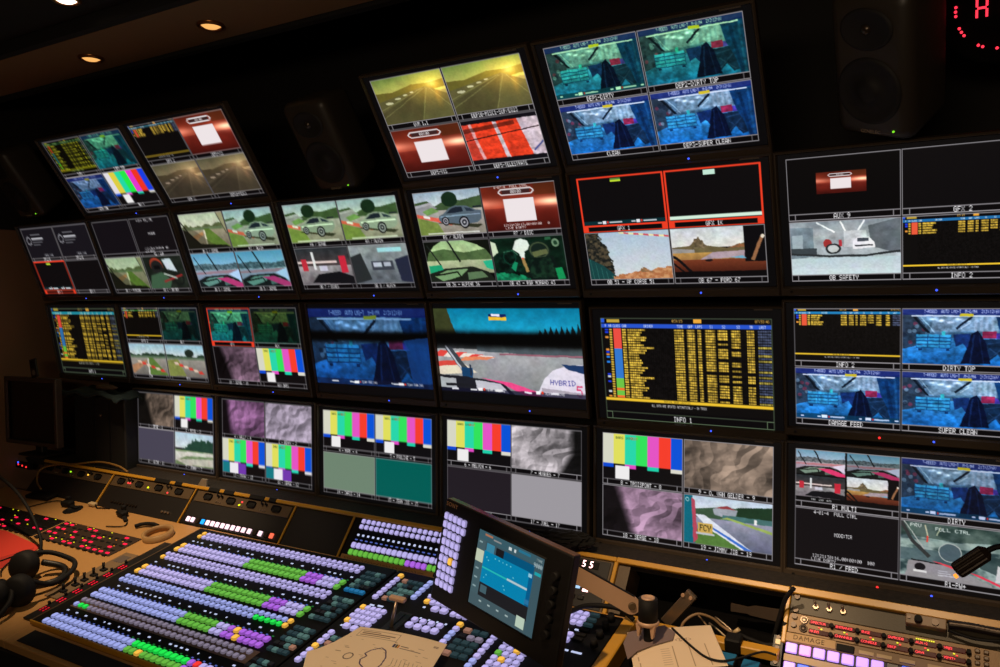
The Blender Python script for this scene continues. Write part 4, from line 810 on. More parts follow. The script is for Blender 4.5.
# ---- auxiliary key panel on the slope
KSPEC = (('lav', (186, 176, 236), 1.0), ('blu', (160, 170, 236), 1.0), ('grl', (160, 148, 172), .62), ('gre', (110, 196, 70), .85), ('brg', (30, 236, 80), 1.0), ('pur', (178, 100, 230), .95), ('ora', (255, 190, 72), 1.05),
    ('teal', (36, 60, 66), .75), ('tea2', (78, 112, 108), .85), ('sky', (30, 120, 176), .8), ('sal', (170, 122, 100), .75), ('red', (255, 60, 50), 1.0), ('off', (34, 32, 36), .2), ('wht', (190, 200, 236), 1.0), ('dot', (84, 104, 190), .8), ('dgn', (28, 116, 52), .7))
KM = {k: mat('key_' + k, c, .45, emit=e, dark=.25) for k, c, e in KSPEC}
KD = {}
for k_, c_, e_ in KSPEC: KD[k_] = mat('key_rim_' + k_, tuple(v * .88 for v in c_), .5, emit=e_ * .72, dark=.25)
KEYS = list(KM)
t = thing('auxiliary_key_panel', 'sloped key panel with lavender, green and purple lit keys behind the switcher', 'key panel', rack_m(.97, .078), 'equipment panels in the sloped rack')
b = nb(); box(b, (0, 0, -.012), (.552, .155, .02), .0015); obj('face_plate', b, M_black, t)
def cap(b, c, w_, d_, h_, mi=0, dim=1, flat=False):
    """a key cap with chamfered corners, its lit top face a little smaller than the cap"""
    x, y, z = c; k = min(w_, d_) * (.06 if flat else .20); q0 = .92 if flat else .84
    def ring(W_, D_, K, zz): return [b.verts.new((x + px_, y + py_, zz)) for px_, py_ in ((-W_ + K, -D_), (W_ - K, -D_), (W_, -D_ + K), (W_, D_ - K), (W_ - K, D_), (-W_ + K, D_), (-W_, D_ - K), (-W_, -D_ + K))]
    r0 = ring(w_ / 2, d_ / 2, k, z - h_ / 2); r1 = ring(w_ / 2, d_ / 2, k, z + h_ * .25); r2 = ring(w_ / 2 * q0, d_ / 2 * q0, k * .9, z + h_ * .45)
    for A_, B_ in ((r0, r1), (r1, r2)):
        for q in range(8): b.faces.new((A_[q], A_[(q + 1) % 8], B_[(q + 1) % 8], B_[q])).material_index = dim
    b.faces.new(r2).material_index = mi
FLAT = ('teal', 'tea2', 'sky', 'sal', 'off')
def key_me(w_, d_, h_=.006, flat=False):
    b = nb(); cap(b, (0, 0, h_ / 2), w_, d_, h_, flat=flat); return b
KCACHE = {}
def key_inst(parent, size, col, loc, name='key'):
    k = (size, col)
    if k not in KCACHE:
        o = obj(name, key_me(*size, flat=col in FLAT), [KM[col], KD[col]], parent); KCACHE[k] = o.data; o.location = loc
    else: o = inst(name, KCACHE[k], parent, loc)
    return o
def LX(X): return X - .97
for i in range(24):
    X = .735 + i * .0228
    if X > 1.22: break
    for tt in (.006, .027): key_inst(t, (.0165, .0165, .006), 'lav', (LX(X), .078 - tt - .004, -.002))
    key_inst(t, (.0195, .021, .006), 'lav', (LX(X), .078 - .101, -.002)); key_inst(t, (.0195, .021, .006), 'gre' if X < .985 or X > 1.06 else 'pur', (LX(X), .078 - .127, -.002))
b = nb()
for i in range(20):
    X = .735 + i * .0228; box(b, (LX(X), .078 - .062, -.001), (.008, .007, .003)); 
obj('name_display', b, KM['wht'], t, kind='stuff')
b = nb()
for i in range(20): box(b, (LX(.735 + i * .0228), .078 - .080, -.001), (.010, .004, .003))
obj('indicator', b, KM['dot'], t, kind='stuff')
b = nb(); box(b, (LX(.90), .078 - .1515, -.0005), (.40, .026, .002)); obj('marking_tape', b, M_wood, t)
b = nb()
random.seed(4)
for k in range(26):
    x = .72 + k * .0135; dx = random.uniform(-.005, .005); M_ = Matrix.Rotation(random.uniform(-.9, .9), 4, 'Z'); box(b, (LX(x), .078 - .151, .0008), (.011, .0012, .0006), rot=M_)
obj('handwriting', b, mat('dark_ink', (40, 28, 18), .7), t, kind='stuff')

# ---- small rack box with lit displays
t = thing('communication_unit', 'small bronze rack unit with glowing white displays behind the monitor arm', 'rack unit', rack_m(1.60, .078), 'equipment panels in the sloped rack')
b = nb(); box(b, (.0, 0, -.045), (.205, .158, .09), .002); obj('housing', b, M_brown, t)
b = nb(); box(b, (.0, .0, .001), (.19, .148, .003), .001); obj('face_plate', b, M_panel, t)
M_pk = mat('pink_white_display', (255, 190, 190), .4, emit=4.0); M_cy = mat('pale_blue_display', (150, 190, 230), .4, emit=1.1)
b = nb(); box(b, (0, .056, .003), (.12, .022, .003), .001); obj('display_window', b, M_rubber, t)
for i, c in enumerate(('8', '8', '5', '5')):
    o = textobj('display_digit', c, .030, M_pk, t, (-.036 + i * .024, .056, .0048), ext=.0003)
for x, y, w_, m_ in ((.01, -.016, .016, M_cy), (.036, -.022, .018, M_pk)):
    b = nb(); box(b, (x, y, .003), (w_, .008, .003), .0008); obj('lit_button', b, m_, t)
for x in (.0, .028):
    b = nb(); box(b, (x, -.045, .004), (.021, .014, .006), .002); obj('button', b, M_black, t)

# ---- large rack unit group on the right: four stacked panels
def rx(X): return X - 2.60
def rack_r(name, label, cat, t0, t1, m): 
    t = thing(name, label, cat, rack_m(2.60, (t0 + t1) / 2), 'equipment panels of the right hand rack'); b = nb(); box(b, (-.0, 0, -.014), (.778, t1 - t0 - .001, .024), .001); obj('face_plate', b, m, t); return t
t = rack_r('toggle_panel', 'grey top panel of the right rack with three metal toggle switches', 'rack panel', .0, .049, mat('olive_grey_panel', (84, 74, 56), .5, bump=.25, scale=300, var=.05))
for X in (2.274, 2.307, 2.340):
    b = nb(); cyl(b, (rx(X), 0, -.002), (rx(X), 0, .006), .008, .007, n=6); obj('switch_nut', b, M_steel, t)
    b = nb(); cyl(b, (rx(X), 0, .004), (rx(X) - .002, .010, .022), .0028, .0038, n=10); obj('switch_lever', b, M_steel, t)
for X, y in ((2.226, .018), (2.226, -.017)):
    b = nb(); cyl(b, (rx(X), y, -.002), (rx(X), y, .005), .007, n=12); obj('screw', b, M_screw, t)
t = rack_r('intercom_station', 'bronze intercom panel with two rows of glowing red name displays', 'intercom', .049, .101, mat('intercom_bronze', (118, 92, 62), .45, metal=.3, bump=.1, scale=300))
M_rd = mat('red_display_text', (255, 30, 60), .4, emit=1.3); M_win = mat('dark_red_window', (78, 12, 14), .3, emit=.45, dark=.15, spec=.08); M_yl = mat('yellow_led', (220, 220, 30), .4, emit=1.2)
NM = [['DIRECTOR', 'RR EVS'], ['ENTRANCE', 'CHANNELB'], ['ENGE', 'CONFIDLE'], ['SA.PRODB', 'DECP'], ['AUX +2', 'GAV4'], ['VRIJ/2', 'VSM/T+']]
for i in range(6):
    X = (2.263 + 2.310) / 2 + i * .0602
    for j, y in enumerate((.0095, -.0135)):
        b = nb(); box(b, (rx(X), y, -.001), (.048, .012, .004), .0012); w_ = obj('name_display', b, M_win, t)
        textobj('display_text', NM[i][j], .0088, M_rd, w_, (rx(X) - .0215, y, .0016), ext=.0002, align='LEFT', font_w=.82)
        b = nb(); cyl(b, (rx(X + .030), y - .001, -.002), (rx(X + .030), y - .001, .012), .0062, .0052, n=14); obj('knob', b, M_rubber, t)
        b = nb(); box(b, (rx(X + .010 * (j * .6)), y - (-.0095 if j else .0105) + (.0 if j else .0), .0), (.004, .0022, .003)); obj('indicator', b, M_yl if (i + j) % 2 else M_redled, t)
for k in range(9):
    b = nb(); box(b, (rx(2.508 + k * .0046), .0185, -.0005), (.003, .0022, .003)); obj('indicator', b, M_yl, t)
for X in (2.635, 2.653, 2.70, 2.72):
    for y in (.016, .002, -.012):
        b = nb(); box(b, (rx(X), y, .001), (.0115, .0095, .006), .002); obj('push_button', b, mat('bronze_button', (110, 84, 58), .4), t)
for y in (.012, -.010):
    b = nb(); lathe(b, Matrix.Translation((rx(2.249), y, -.002)), [(.0105, 0), (.0105, .003), (.0085, .004), (.006, .002), (0, .002)], 20); obj('jack_socket', b, M_steel if y > 0 else M_screw, t)
    b = nb(); cyl(b, (rx(2.225), y + .004, -.002), (rx(2.225), y + .004, .005), .007, n=12); obj('screw', b, M_screw, t)
t = rack_r('marked_strip', 'bronze strip with taped handwritten word DAMAGE above lit buttons', 'label strip', .101, .127, mat('bronze_strip', (136, 106, 72), .5))
b = nb(); box(b, (rx(2.268), .0015, -.0008), (.122, .021, .003), .0005, rot=Matrix.Rotation(R(.8), 4, 'Z')); tp = obj('paper_tape', b, mat('buff_tape', (196, 160, 112), .6), t)
textobj('handwritten_word', 'DAMAGE', .017, mat('pencil_ink', (84, 60, 38), .7), tp, (rx(2.265), .0015, .0009), ext=.0002, font_w=1.15)
b = nb(); box(b, (rx(2.352), -.001, -.001), (.042, .018, .006), .002); obj('finger_slot', b, M_rubber, t)
for X in (2.40, 2.44, 2.49, 2.55):
    b = nb(); box(b, (rx(X), -.002, -.0005), (.034, .009, .003), .0006); obj('paper_label', b, mat('pale_label', (206, 180, 140), .6), t)
t = rack_r('router_button_panel', 'black panel with a row of violet lit square buttons', 'button panel', .127, .190, M_panel)
KV = {c: mat('router_' + c, v, .35, emit=e) for c, v, e in (('violet', (186, 146, 250), 1.05), ('pink', (214, 140, 222), 1.0), ('blue', (40, 90, 240), 1.0), ('off', (40, 34, 32), .1), ('cream', (206, 178, 120), .4))}
b = nb(); box(b, (0, 0, .004), (.0275, .025, .008), .002); sm = None
for r_, y in ((0, .0165), (1, -.0315)):
    for i in range(13):
        X = 2.2265 + i * .0333; c = ['violet', 'pink', 'violet', 'violet', 'violet', 'violet', 'violet', 'off', 'blue', 'blue', 'off', 'off', 'off'][i] if r_ == 0 else ('blue' if i % 3 else 'violet')
        if c not in cap_me: o = obj('lit_button', b.copy(), KV[c], t); cap_me[c] = o.data
        else: o = inst('lit_button', cap_me[c], t, (0, 0, 0))
        o.location = (rx(X), y, -.001)
b.free()
b = nb(); box(b, (rx(2.46), -.0075, -.0005), (.50, .017, .003), .0006); obj('paper_label', b, mat('pale_label', (0, 0, 0)), t)
# narrow panel with cream caps at the left of the router buttons
t = thing('side_button_strip', 'narrow black strip with cream square caps left of the violet buttons', 'button strip', rack_m(2.1925, .155), 'equipment panels of the right hand rack')
b = nb(); box(b, (0, 0, -.012), (.026, .08, .026), .001); obj('face_plate', b, M_black, t)
for y in (.022, -.012):
    b = nb(); box(b, (0, y, .003), (.013, .013, .006), .001); obj('square_cap', b, KV['cream'], t)
for y in (.033, .006, -.030):
    b = nb(); cyl(b, (0, y, 0), (0, y, .006), .0055, n=12); obj('screw', b, M_screw, t)
# small talkback box clipped onto the toggle panel, with its cable
t = thing('talkback_box', 'small bronze control box mounted under the right hand yellow trim', 'control box', rack_m(2.527, .018, .014))
b = nb(); box(b, (0, 0, .0), (.088, .026, .024), .002); obj('housing', b, mat('bronze_box', (140, 110, 78), .45), t)
b = nb(); cyl(b, (-.016, 0, .012), (-.016, 0, .026), .0095, .008, n=18); obj('knob', b, M_rubber, t)
b = nb(); cyl(b, (.020, .0, .012), (.020, .0, .016), .008, n=18); obj('jack_socket', b, M_screw, t)
b = nb(); cyl(b, (-.036, .002, .012), (-.036, .002, .015), .004, n=12); obj('screw', b, M_screw, t)
t = thing('ribbed_hose', 'ribbed dark hose lying along the top of the right rack', 'hose', rack_m(2.64, .014, .018))
b = nb(); tube(b, [(-.066, .0, 0), (-.02, .002, .002), (.04, -.0, .004), (.10, .0, .01)], lambda s: .011 + .0006 * math.sin(s * 150), 10, 14); obj('ribbed_sleeve', b, M_screw, t)
b = nb(); tube(b, [(-.066, -.014, 0), (-.01, -.024, .002), (.05, -.016, .006), (.09, .012, .02), (.16, .05, .05)], .0035, 8, 8); obj('thin_cable', b, M_rubber, t)

# ------------------------------------------------------------------ production switcher
SWM = desk_m(-.01, .70)
t = thing('production_switcher', 'large black video switcher with long rows of lavender, green and purple lit keys', 'switcher', SWM)
SW = t
def sx(X): return X + .01
def sy(s): return .70 - s
ZK = .011
M_sw = mat('switcher_black_enamel', (11, 10, 11), .6, bump=.1, scale=400, spec=.2)
b = nb(); box(b, (sx(.48), sy(.36), .0), (.98, .682, .020), .002); obj('main_module', b, M_sw, t)
b = nb(); box(b, (sx(1.378), sy(.36), .0), (.800, .682, .020), .002); obj('effects_module', b, M_sw, t)
b = nb(); box(b, (sx(.885), sy(.703), .002), (1.80, .006, .020), .001); obj('front_edge', b, M_rail, t, label='thin brown front edge strip')
b = nb(); box(b, (sx(-.0145), sy(.36), .001), (.005, .68, .019), .001); obj('left_edge', b, M_brown, t)
b = nb(); box(b, (sx(.455), sy(.5695), .0105), (.84, .058, .002), .0006); obj('key_surround', b, mat('taupe_key_surround', (112, 90, 76), .5), t, label='taupe plate round the dim grey keys')
for s0, s1 in ((.10, .20), ):
    pass
KL = []  # (X, s, w, d, colour)
def row(s_up, s_lo, w_, d_, up, lo):
    for i in range(33):
        X = .050 + i * .02492
        KL.append((X, s_up, w_, d_, up(i))); KL.append((X, s_lo, w_, d_, lo(i)))
def band(*segs):
    def f(i):
        for n_, c in segs:
            if i < n_: return c
        return segs[-1][1]
    return f
row(.056, .079, .0168, .0172, band((1, 'ora'), (99, 'lav')), band((1, 'ora'), (99, 'lav')))
row(.154, .183, .0205, .0225, band((1, 'ora'), (15, 'lav'), (26, 'gre'), (29, 'pur'), (32, 'lav'), (33, 'gre')), band((1, 'ora'), (15, 'lav'), (26, 'gre'), (29, 'pur'), (32, 'lav'), (33, 'gre')))
row(.222, .246, .0168, .0172, band((99, 'lav')), band((1, 'ora'), (99, 'lav')))
row(.321, .351, .0205, .0225, band((1, 'ora'), (15, 'lav'), (26, 'gre'), (29, 'pur'), (32, 'lav'), (33, 'gre')), band((1, 'ora'), (15, 'lav'), (26, 'gre'), (29, 'pur'), (32, 'lav'), (33, 'gre')))
row(.391, .415, .0168, .0172, band((32, 'blu'), (33, 'ora')), band((27, 'blu'), (32, 'brg'), (33, 'ora')))
row(.489, .519, .0205, .0225, band((18, 'blu'), (24, 'gre'), (26, 'lav'), (27, 'pur'), (28, 'ora'), (33, 'pur')), band((18, 'blu'), (24, 'gre'), (26, 'lav'), (28, 'pur'), (29, 'ora'), (33, 'pur')))
row(.555, .583, .0168, .0172, band((99, 'grl')), band((1, 'blu'), (3, 'brg'), (99, 'grl')))
row(.657, .686, .0205, .0225, band((17, 'blu'), (27, 'brg'), (28, 'pur'), (29, 'red'), (33, 'lav')), band((17, 'blu'), (19, 'gre'), (20, 'ora'), (27, 'gre'), (33, 'pur')))
def grid(X0, dX, nX, s0, ds, ns, w_, d_, cf):
    for j in range(ns):
        for i in range(nX):
            c = cf(i, j)
            if c: KL.append((X0 + i * dX, s0 + j * ds, w_, d_, c))
rg = random.Random(2)
def lcd(special):
    def f(i, j):
        return special.get((i, j)) or rg.choice(['teal', 'teal', 'teal', 'off', 'tea2'])
    return f
for s0, spc in ((.076, {(0, 4): 'sky', (1, 4): 'sky', (2, 4): 'sky', (3, 4): 'sky', (2, 0): 'tea2'}), (.239, {(2, 0): 'tea2'}), (.411, {(2, 0): 'tea2', (3, 3): 'sal'}), (.575, {(2, 0): 'tea2'})):
    grid(.893, .0205, 4, s0, .027, 5, .0175, .0155, lcd(spc))
grid(1.012, 1, 1, .053, .0222, 7, .0185, .0185, lambda i, j: 'ora' if j == 0 else 'lav')
grid(1.047, .0205, 4, .076, .0265, 5, .0175, .0155, lcd({(0, 0): 'sal', (0, 4): 'sal'}))
grid(1.133, 1, 1, .057, .0222, 5, .0185, .0185, lambda i, j: 'blu')
grid(1.013, .0200, 5, .248, .0245, 4, .0175, .0185, lambda i, j: 'ora' if i == 0 and j in (0, 3) else ('lav'))
KL.append((1.032, .347, .024, .022, 'lav')); KL.append((1.064, .350, .024, .022, 'lav'))
grid(1.011, 1, 1, .391, .0227, 7, .0190, .0185, lambda i, j: 'ora' if j == 3 else 'lav')
grid(1.040, .0205, 4, .411, .0265, 5, .0175, .0155, lcd({(0, 1): 'sal'}))
for i in range(4): KL.append((1.184 + i * .0215, .127, .0175, .0175, 'lav'))
for i in range(5): KL.append((1.187 + i * .0215, .151, .0185, .0180, 'ora' if i == 0 else 'lav'))
for X in (1.236, 1.268): KL.append((X, .178, .026, .022, 'lav'))
for i in range(4):
    KL.append((1.210 + i * .0300, .247, .0200, .0190, 'lav')); KL.append((1.210 + i * .0300, .2745, .0235, .0230, 'lav'))
    KL.append((1.232 + i * .0290, .343, .0200, .0190, 'ora' if i == 0 else 'lav'))
for i in range(3): KL.append((1.304 + i * .0215, .182, .018, .019, 'lav'))
KL.append((1.371, .160, .018, .019, 'lav'))
grid(1.353, 1, 1, .220, .0225, 8, .0190, .0185, lambda i, j: 'ora' if j == 0 else ('blu' if j in (2, 3) else 'lav'))
grid(1.391, .0270, 3, .238, .0275, 5, .0225, .0175, lcd({(0, 0): 'sal', (0, 4): 'sal', (1, 1): 'grl', (2, 1): 'grl'}))
grid(1.478, 1, 1, .215, .0230, 8, .0190, .0185, lambda i, j: 'blu' if j > 5 else 'lav')
grid(1.525, .0225, 4, .225, .0235, 7, .0185, .0185, lambda i, j: {(1, 0): 'gre', (0, 3): 'gre', (2, 2): 'ora', (1, 4): 'ora'}.get((i, j), 'lav'))
grid(1.635, .0200, 3, .045, .0235, 3, .0175, .0185, lambda i, j: 'lav')
grid(1.700, 1, 1, .040, .026, 3, .028, .012, lambda i, j: 'teal'); grid(1.672, 1, 1, .150, .025, 2, .0185, .0185, lambda i, j: 'lav'); KL.append((1.648, .140, .018, .018, 'ora'))
inv = CAM_ROT.inverted() @ Matrix.Translation(-CAM)
sized = []
for k in KL:
    p = SWM @ Vector((sx(k[0]), sy(k[1]), ZK)); q = inv @ p; u = 500 - F_PX * q.x / q.z; v = 333.5 + F_PX * q.y / q.z
    sized.append((k[2] * k[3] / (q.z * q.z) if (0 < u < 1000 and 0 < v < 667) else 0, k))
sized.sort(key=lambda e: -e[0]); SINGLE = [k for a, k in sized[:298]]; REST = [k for a, k in sized[298:]]
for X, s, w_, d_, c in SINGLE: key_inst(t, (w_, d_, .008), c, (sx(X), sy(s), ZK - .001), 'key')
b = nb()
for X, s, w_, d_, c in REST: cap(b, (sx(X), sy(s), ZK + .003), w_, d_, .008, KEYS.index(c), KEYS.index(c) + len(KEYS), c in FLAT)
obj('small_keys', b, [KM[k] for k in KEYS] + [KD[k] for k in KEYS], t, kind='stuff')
# small name displays (white) and indicator lamps between the key rows
b = nb(); b2 = nb(); rg = random.Random(9)
for s, c, off in ((.154, 'B', 0), (.321, 'D', 1), (.489, 'F', 2), (.657, 'H', 3)):
    for i in range(33):
        X = .054 + i * .02492
        if (i * 7 + off * 5) % 13 < 9 and rg.random() < .85: box(b, (sx(X), sy(s - .041), ZK - .0005), (.0095 if rg.random() < .7 else .004, .0052, .002))
        box(b2, (sx(X), sy(s - .0205), ZK - .0005), (.007, .004, .002), mi=1 if 14 < i < 26 or i == 32 else 0)
for X, s, w_ in ((1.030, .226, .016), (1.060, .222, .02), (1.17, .113, .006), (1.22, .231, .006), (1.25, .231, .006), (1.28, .231, .006), (1.31, .231, .006), (1.195, .178, .008), (1.012, .347, .007),
                 (1.195, .325, .016), (1.245, .318, .006), (1.275, .318, .022), (1.315, .318, .022), (1.65, .128, .012), (1.68, .12, .016), (1.66, .215, .02), (1.69, .215, .012), (1.72, .215, .03)):
    box(b, (sx(X), sy(s), ZK - .0005), (w_, .0065, .002))
obj('name_displays', b, KM['wht'], t, kind='stuff'); obj('indicators', b2, [KM['dot'], KM['dgn']], t, kind='stuff')
# fader lever (T-bar)
b = nb(); box(b, (sx(1.165), sy(.30), .012), (.05, .15, .006), .002); box(b, (sx(1.165), sy(.30), .0155), (.006, .13, .002)); ft = obj('fader_slot', b, M_black, t)
b = nb(); cyl(b, (sx(1.166), sy(.305), .012), (sx(1.172), sy(.272), .082), .0055, .0045, 12); obj('fader_lever', b, M_steel, t)
b = nb(); box(b, (sx(1.174), sy(.268), .086), (.056, .018, .013), .004, seg=2); obj('fader_handle', b, M_alu, t, label='bronze lever handle')
for i in range(4):
    b = nb(); cyl(b, (sx(1.752), sy(.045 + i * .042), .010), (sx(1.752), sy(.045 + i * .042), .032), .011, .009, 18); obj('rotary_knob', b, M_rubber, t)
for i in range(3):
    for j in range(2):
        b = nb(); box(b, (sx(1.70 + j * .0), sy(.118 + i * .022), .013), (.03, .012, .006), .001); 
        if j == 0: obj('dark_button', b, M_rubber, t)
        else: b.free()
for X in (1.10, 1.50, 1.61):
    pass

# ------------------------------------------------------------------ touch screen menu panel on its arm
T0 = Vector((1.584, -.551, .656)); xd = Vector((.955, -.275, -.112)).normalized(); zd = Vector((-.261, -.957, .128)); yd = zd.cross(xd).normalized(); zd = xd.cross(yd).normalized()
MM = Matrix((( xd.x, yd.x, zd.x, T0.x), (xd.y, yd.y, zd.y, T0.y), (xd.z, yd.z, zd.z, T0.z), (0, 0, 0, 1)))
t = thing('touch_menu_panel', 'black tilted touch screen panel with lit key block standing over the switcher', 'control panel', MM)
L_, R_, T_, B_ = .274, .206, .138, .150
b = nb(); box(b, ((R_ - L_) / 2, (T_ - B_) / 2, -.0145), (R_ + L_, T_ + B_, .028), .004, seg=2); obj('housing', b, M_black, t)
b = nb(); box(b, ((R_ - L_) / 2, T_ + .0005, -.016), (R_ + L_ - .004, .003, .024), .001); obj('top_cover', b, mat('bronze_top_cover', (120, 88, 74), .35, metal=.5), t)
b = nb(); box(b, (-.02, -.01, -.045), (.30, .18, .04), .012); obj('rear_housing', b, M_black, t)
def menu_img():
    A = np.zeros((150, 180, 3)); q = Cv(A); q.fill((64, 88, 98)); q.rect(0, 0, 1, .12, (60, 96, 108)); q.rect(.10, .03, .22, .055, (180, 120, 90)); q.rect(.24, .055, .36, .075, (150, 150, 150)); q.rect(.48, .05, .52, .09, (220, 230, 230)); q.rect(.56, .05, .59, .09, (220, 230, 230)); q.rect(.62, .03, .80, .06, (40, 120, 150))
    q.rect(.0, .12, .13, 1, (72, 98, 106)); q.rect(.0, .26, .12, .42, (206, 216, 190)); q.rect(.15, .13, .27, .24, (60, 140, 170)); q.rect(.30, .14, .42, .26, (26, 26, 30)); q.rect(.13, .24, .88, .66, (0, 138, 186)); q.rect(.42, .13, .88, .24, (0, 88, 130)); q.rect(.13, .455, .88, .475, (40, 196, 190)); q.rect(.52, .445, .84, .475, (190, 214, 220))
    q.rect(.82, .24, .88, .66, (0, 96, 146)); q.rect(.81, .25, .86, .30, (150, 210, 230)); q.rect(.81, .58, .87, .64, (40, 120, 170))
    for x, y in ((.3, .28), (.36, .28), (.42, .28), (.48, .28), (.54, .28), (.2, .34), (.6, .40), (.2, .53), (.48, .56), (.5, .60), (.17, .31), (.17, .58)): q.rect(x, y, x + .015, y + .015, (120, 220, 230))
    q.rect(.13, .66, .88, .84, (30, 30, 34)); q.rect(.15, .69, .25, .79, (70, 100, 110)); q.rect(.0, .84, .88, 1, (70, 94, 102)); q.rect(.74, .82, .86, .96, (196, 216, 196)); q.rect(.88, 0, 1, 1, (64, 92, 102)); q.rect(.89, .2, .98, .24, (30, 170, 180)); q.text('9000', .92, .12, .05, (190, 210, 215), wd=.12)
    for x in (.16, .30, .44, .58): q.rect(x, .89, x + .04, .915, (170, 190, 190))
    for y in (.15, .50, .62, .74): q.rect(.03, y, .08, y + .02, (150, 176, 180))
    q.text('FRAME', .93, .05, .03, (150, 170, 170), wd=.08); q.a *= .92; return q.a
me = pic_mesh('touch_screen', menu_img(), .240, .201, SCREEN); inst('touch_screen', me, t, (0, 0, .0006))
b = frame_mesh(.252, .213, .240, .201, 0, -.001, .003, .002); obj('screen_frame', b, M_rubber, t)
for j in range(9):
    for i in range(5 if j < 2 else 4):
        key_inst(t, (.0155, .0195, .006), 'ora' if (i, j) == (2, 5) else 'lav', (-.257 + i * .0188 + (.0055 if j > 1 else 0), .094 - j * .0236, -.0005))
for k, y in enumerate((.075, .04, .005, -.032, -.07)):
    b = nb(); cyl(b, (.165, y, 0), (.165, y, .015), .012, .010, 20); obj('rotary_knob', b, M_rubber, t)
textobj('maker_mark', 'SONY', .017, mat('bronze_print', (170, 128, 92), .5), t, (-.244, .127, .0002), ext=.0003, font_w=1.1)

# ---- the arm: flat aluminium link, swivel, post and clamp
t = thing('monitor_arm', 'flat bronze coloured swivel arm with black joint and forked clamp', 'arm', Matrix.Translation((1.93, -.30, .52)))
iv = Matrix.Translation((-1.93, .30, -.52))
Pb = bp(631.4, 605, Y=-.33); Pa = bp(560, 565, Y=-.44)
d = (Pb - Pa); ln = d.length; ux = d.normalized(); uy = Vector((0, 0, 1)) - ux * ux.z; uy.normalize(); uz = ux.cross(uy)
MA = iv @ Matrix(((ux.x, uy.x, uz.x, Pa.x), (ux.y, uy.y, uz.y, Pa.y), (ux.z, uy.z, uz.z, Pa.z), (0, 0, 0, 1)))
b = nb(); pts = [(0, -.021), (ln, -.023)] + [(ln + .023 * math.cos(a), .023 * math.sin(a)) for a in np.linspace(-1.4, 1.4, 9)] + [(ln, .023), (0, .021)]
prism(b, pts, -.008, .008, MA); obj('link', b, M_alu, t)
b = nb(); box(b, (ln * .5, .0235, 0), (ln * .95, .004, .013), .0015); bmesh.ops.transform(b, matrix=MA, verts=b.verts); obj('cable_cover', b, M_rubber, t)
b = nb(); q0 = MA @ Vector((ln, 0, .008)); q1 = MA @ Vector((ln, 0, .013)); cyl(b, q0, q1, .011, .009, 20); obj('pivot_bolt', b, M_brown, t)
b = nb(); cyl(b, iv @ Vector((1.622, -.445, .675)), iv @ Vector((1.655, -.47, .69)), .02, .02, 16); obj('rear_mount', b, M_rubber, t)
J0 = iv @ bp(648, 620, Y=-.33); J1 = iv @ bp(647, 598, Y=-.33); JX, JY = J0.x, J0.y
b = nb(); cyl(b, J0, (JX, JY, J1.z), .026, .025, 24); obj('swivel_joint', b, M_rubber, t)
b = nb(); lathe(b, Matrix.Translation((JX, JY, J1.z)), [(.018, 0), (.018, .003), (.014, .004), (.013, .001), (0, .001)], 24); obj('cap_ring', b, M_alu, t)
b = nb(); cyl(b, (JX - .02, JY + .01, J0.z + .012), (JX - .055, JY + .02, J0.z + .004), .010, .010, 12); cyl(b, (JX - .055, JY + .02, J0.z + .004), (JX - .064, JY + .022, J0.z + .002), .014, .013, 8); obj('tension_screw', b, M_rubber, t)
b = nb(); lathe(b, Matrix.Translation((JX, JY, J0.z - .004)), [(.0, .004), (.028, .004), (.030, -.001), (.028, -.007), (0, -.007)], 24); obj('collar', b, M_alu, t)
for dx in (-.020, .018):
    b = nb(); prism(b, [(-.007, 0), (.007, 0), (.002, -.032), (-.002, -.032)], -.008, .008, Matrix.Translation((JX + dx, JY - .012, J0.z - .008)) @ Matrix.Rotation(R(90), 4, 'X')); obj('clamp_fork', b, M_alu, t)
b = nb(); cyl(b, (JX, JY + .004, J0.z - .085), (JX, JY + .004, J0.z - .006), .013, .013, 14); obj('post', b, M_rubber, t)
t = thing('rail_bracket', 'grey metal rail sticking up at a slant behind the arm joint', 'rail', Matrix.Translation((1.90, -.15, .48)))
b = nb(); M_ = Matrix.Translation((.018, 0, .03)) @ Matrix.Rotation(R(38), 4, 'Y'); box(b, (0, 0, 0), (.034, .020, .125), .003); bmesh.ops.transform(b, matrix=M_, verts=b.verts); obj('rail', b, M_steel, t)
for z in (.045, .055):
    b = nb(); p_ = M_ @ Vector((-.006 + (z - .05) * 2, -.010, z)); q_ = M_ @ Vector((-.006 + (z - .05) * 2, -.016, z)); cyl(b, p_, q_, .005, n=10); obj('screw', b, M_alu, t)

# ------------------------------------------------------------------ things in the open bay, papers, cables
t = thing('wooden_offcut', 'pale wooden stick lying in the dark open bay below the trim', 'stick', Matrix.Translation(bp(755, 611, Y=-.06)))
b = nb(); prism(b, [(-.066, -.012), (-.02, -.010), (-.012, -.013), (.066, -.017), (.068, .017), (.0, .014), (-.02, .007), (-.066, .009)], -.005, .005, Matrix.Rotation(R(90), 4, 'X')); obj('stick', b, mat('dull_wood', (62, 48, 36), .7, var=.1), t)
M_cab = mat('grey_cable_jacket', (150, 120, 86), .5); M_plug = mat('white_plug', (206, 180, 136), .4)
t = thing('grey_cable', 'grey cable looping over the open bay with white plugs', 'cable', Matrix.Translation(bp(700, 615, Y=-.14)))
o0 = t.location.copy(); w2 = lambda x, y, Y: bp(x, y, Y=Y) - o0
b = nb(); tube(b, [w2(680, 634, -.20), w2(684, 622, -.19), w2(697, 614, -.17), (w2(712, 618, -.15)), w2(722, 626, -.14), w2(734, 634, -.14)], .0038, 8, 8); obj('jacket', b, M_cab, t)
b = nb(); tube(b, [w2(698, 615, -.15), w2(704, 622, -.15), w2(710, 630, -.16)], .0022, 8, 6); obj('thin_lead', b, M_cab, t)
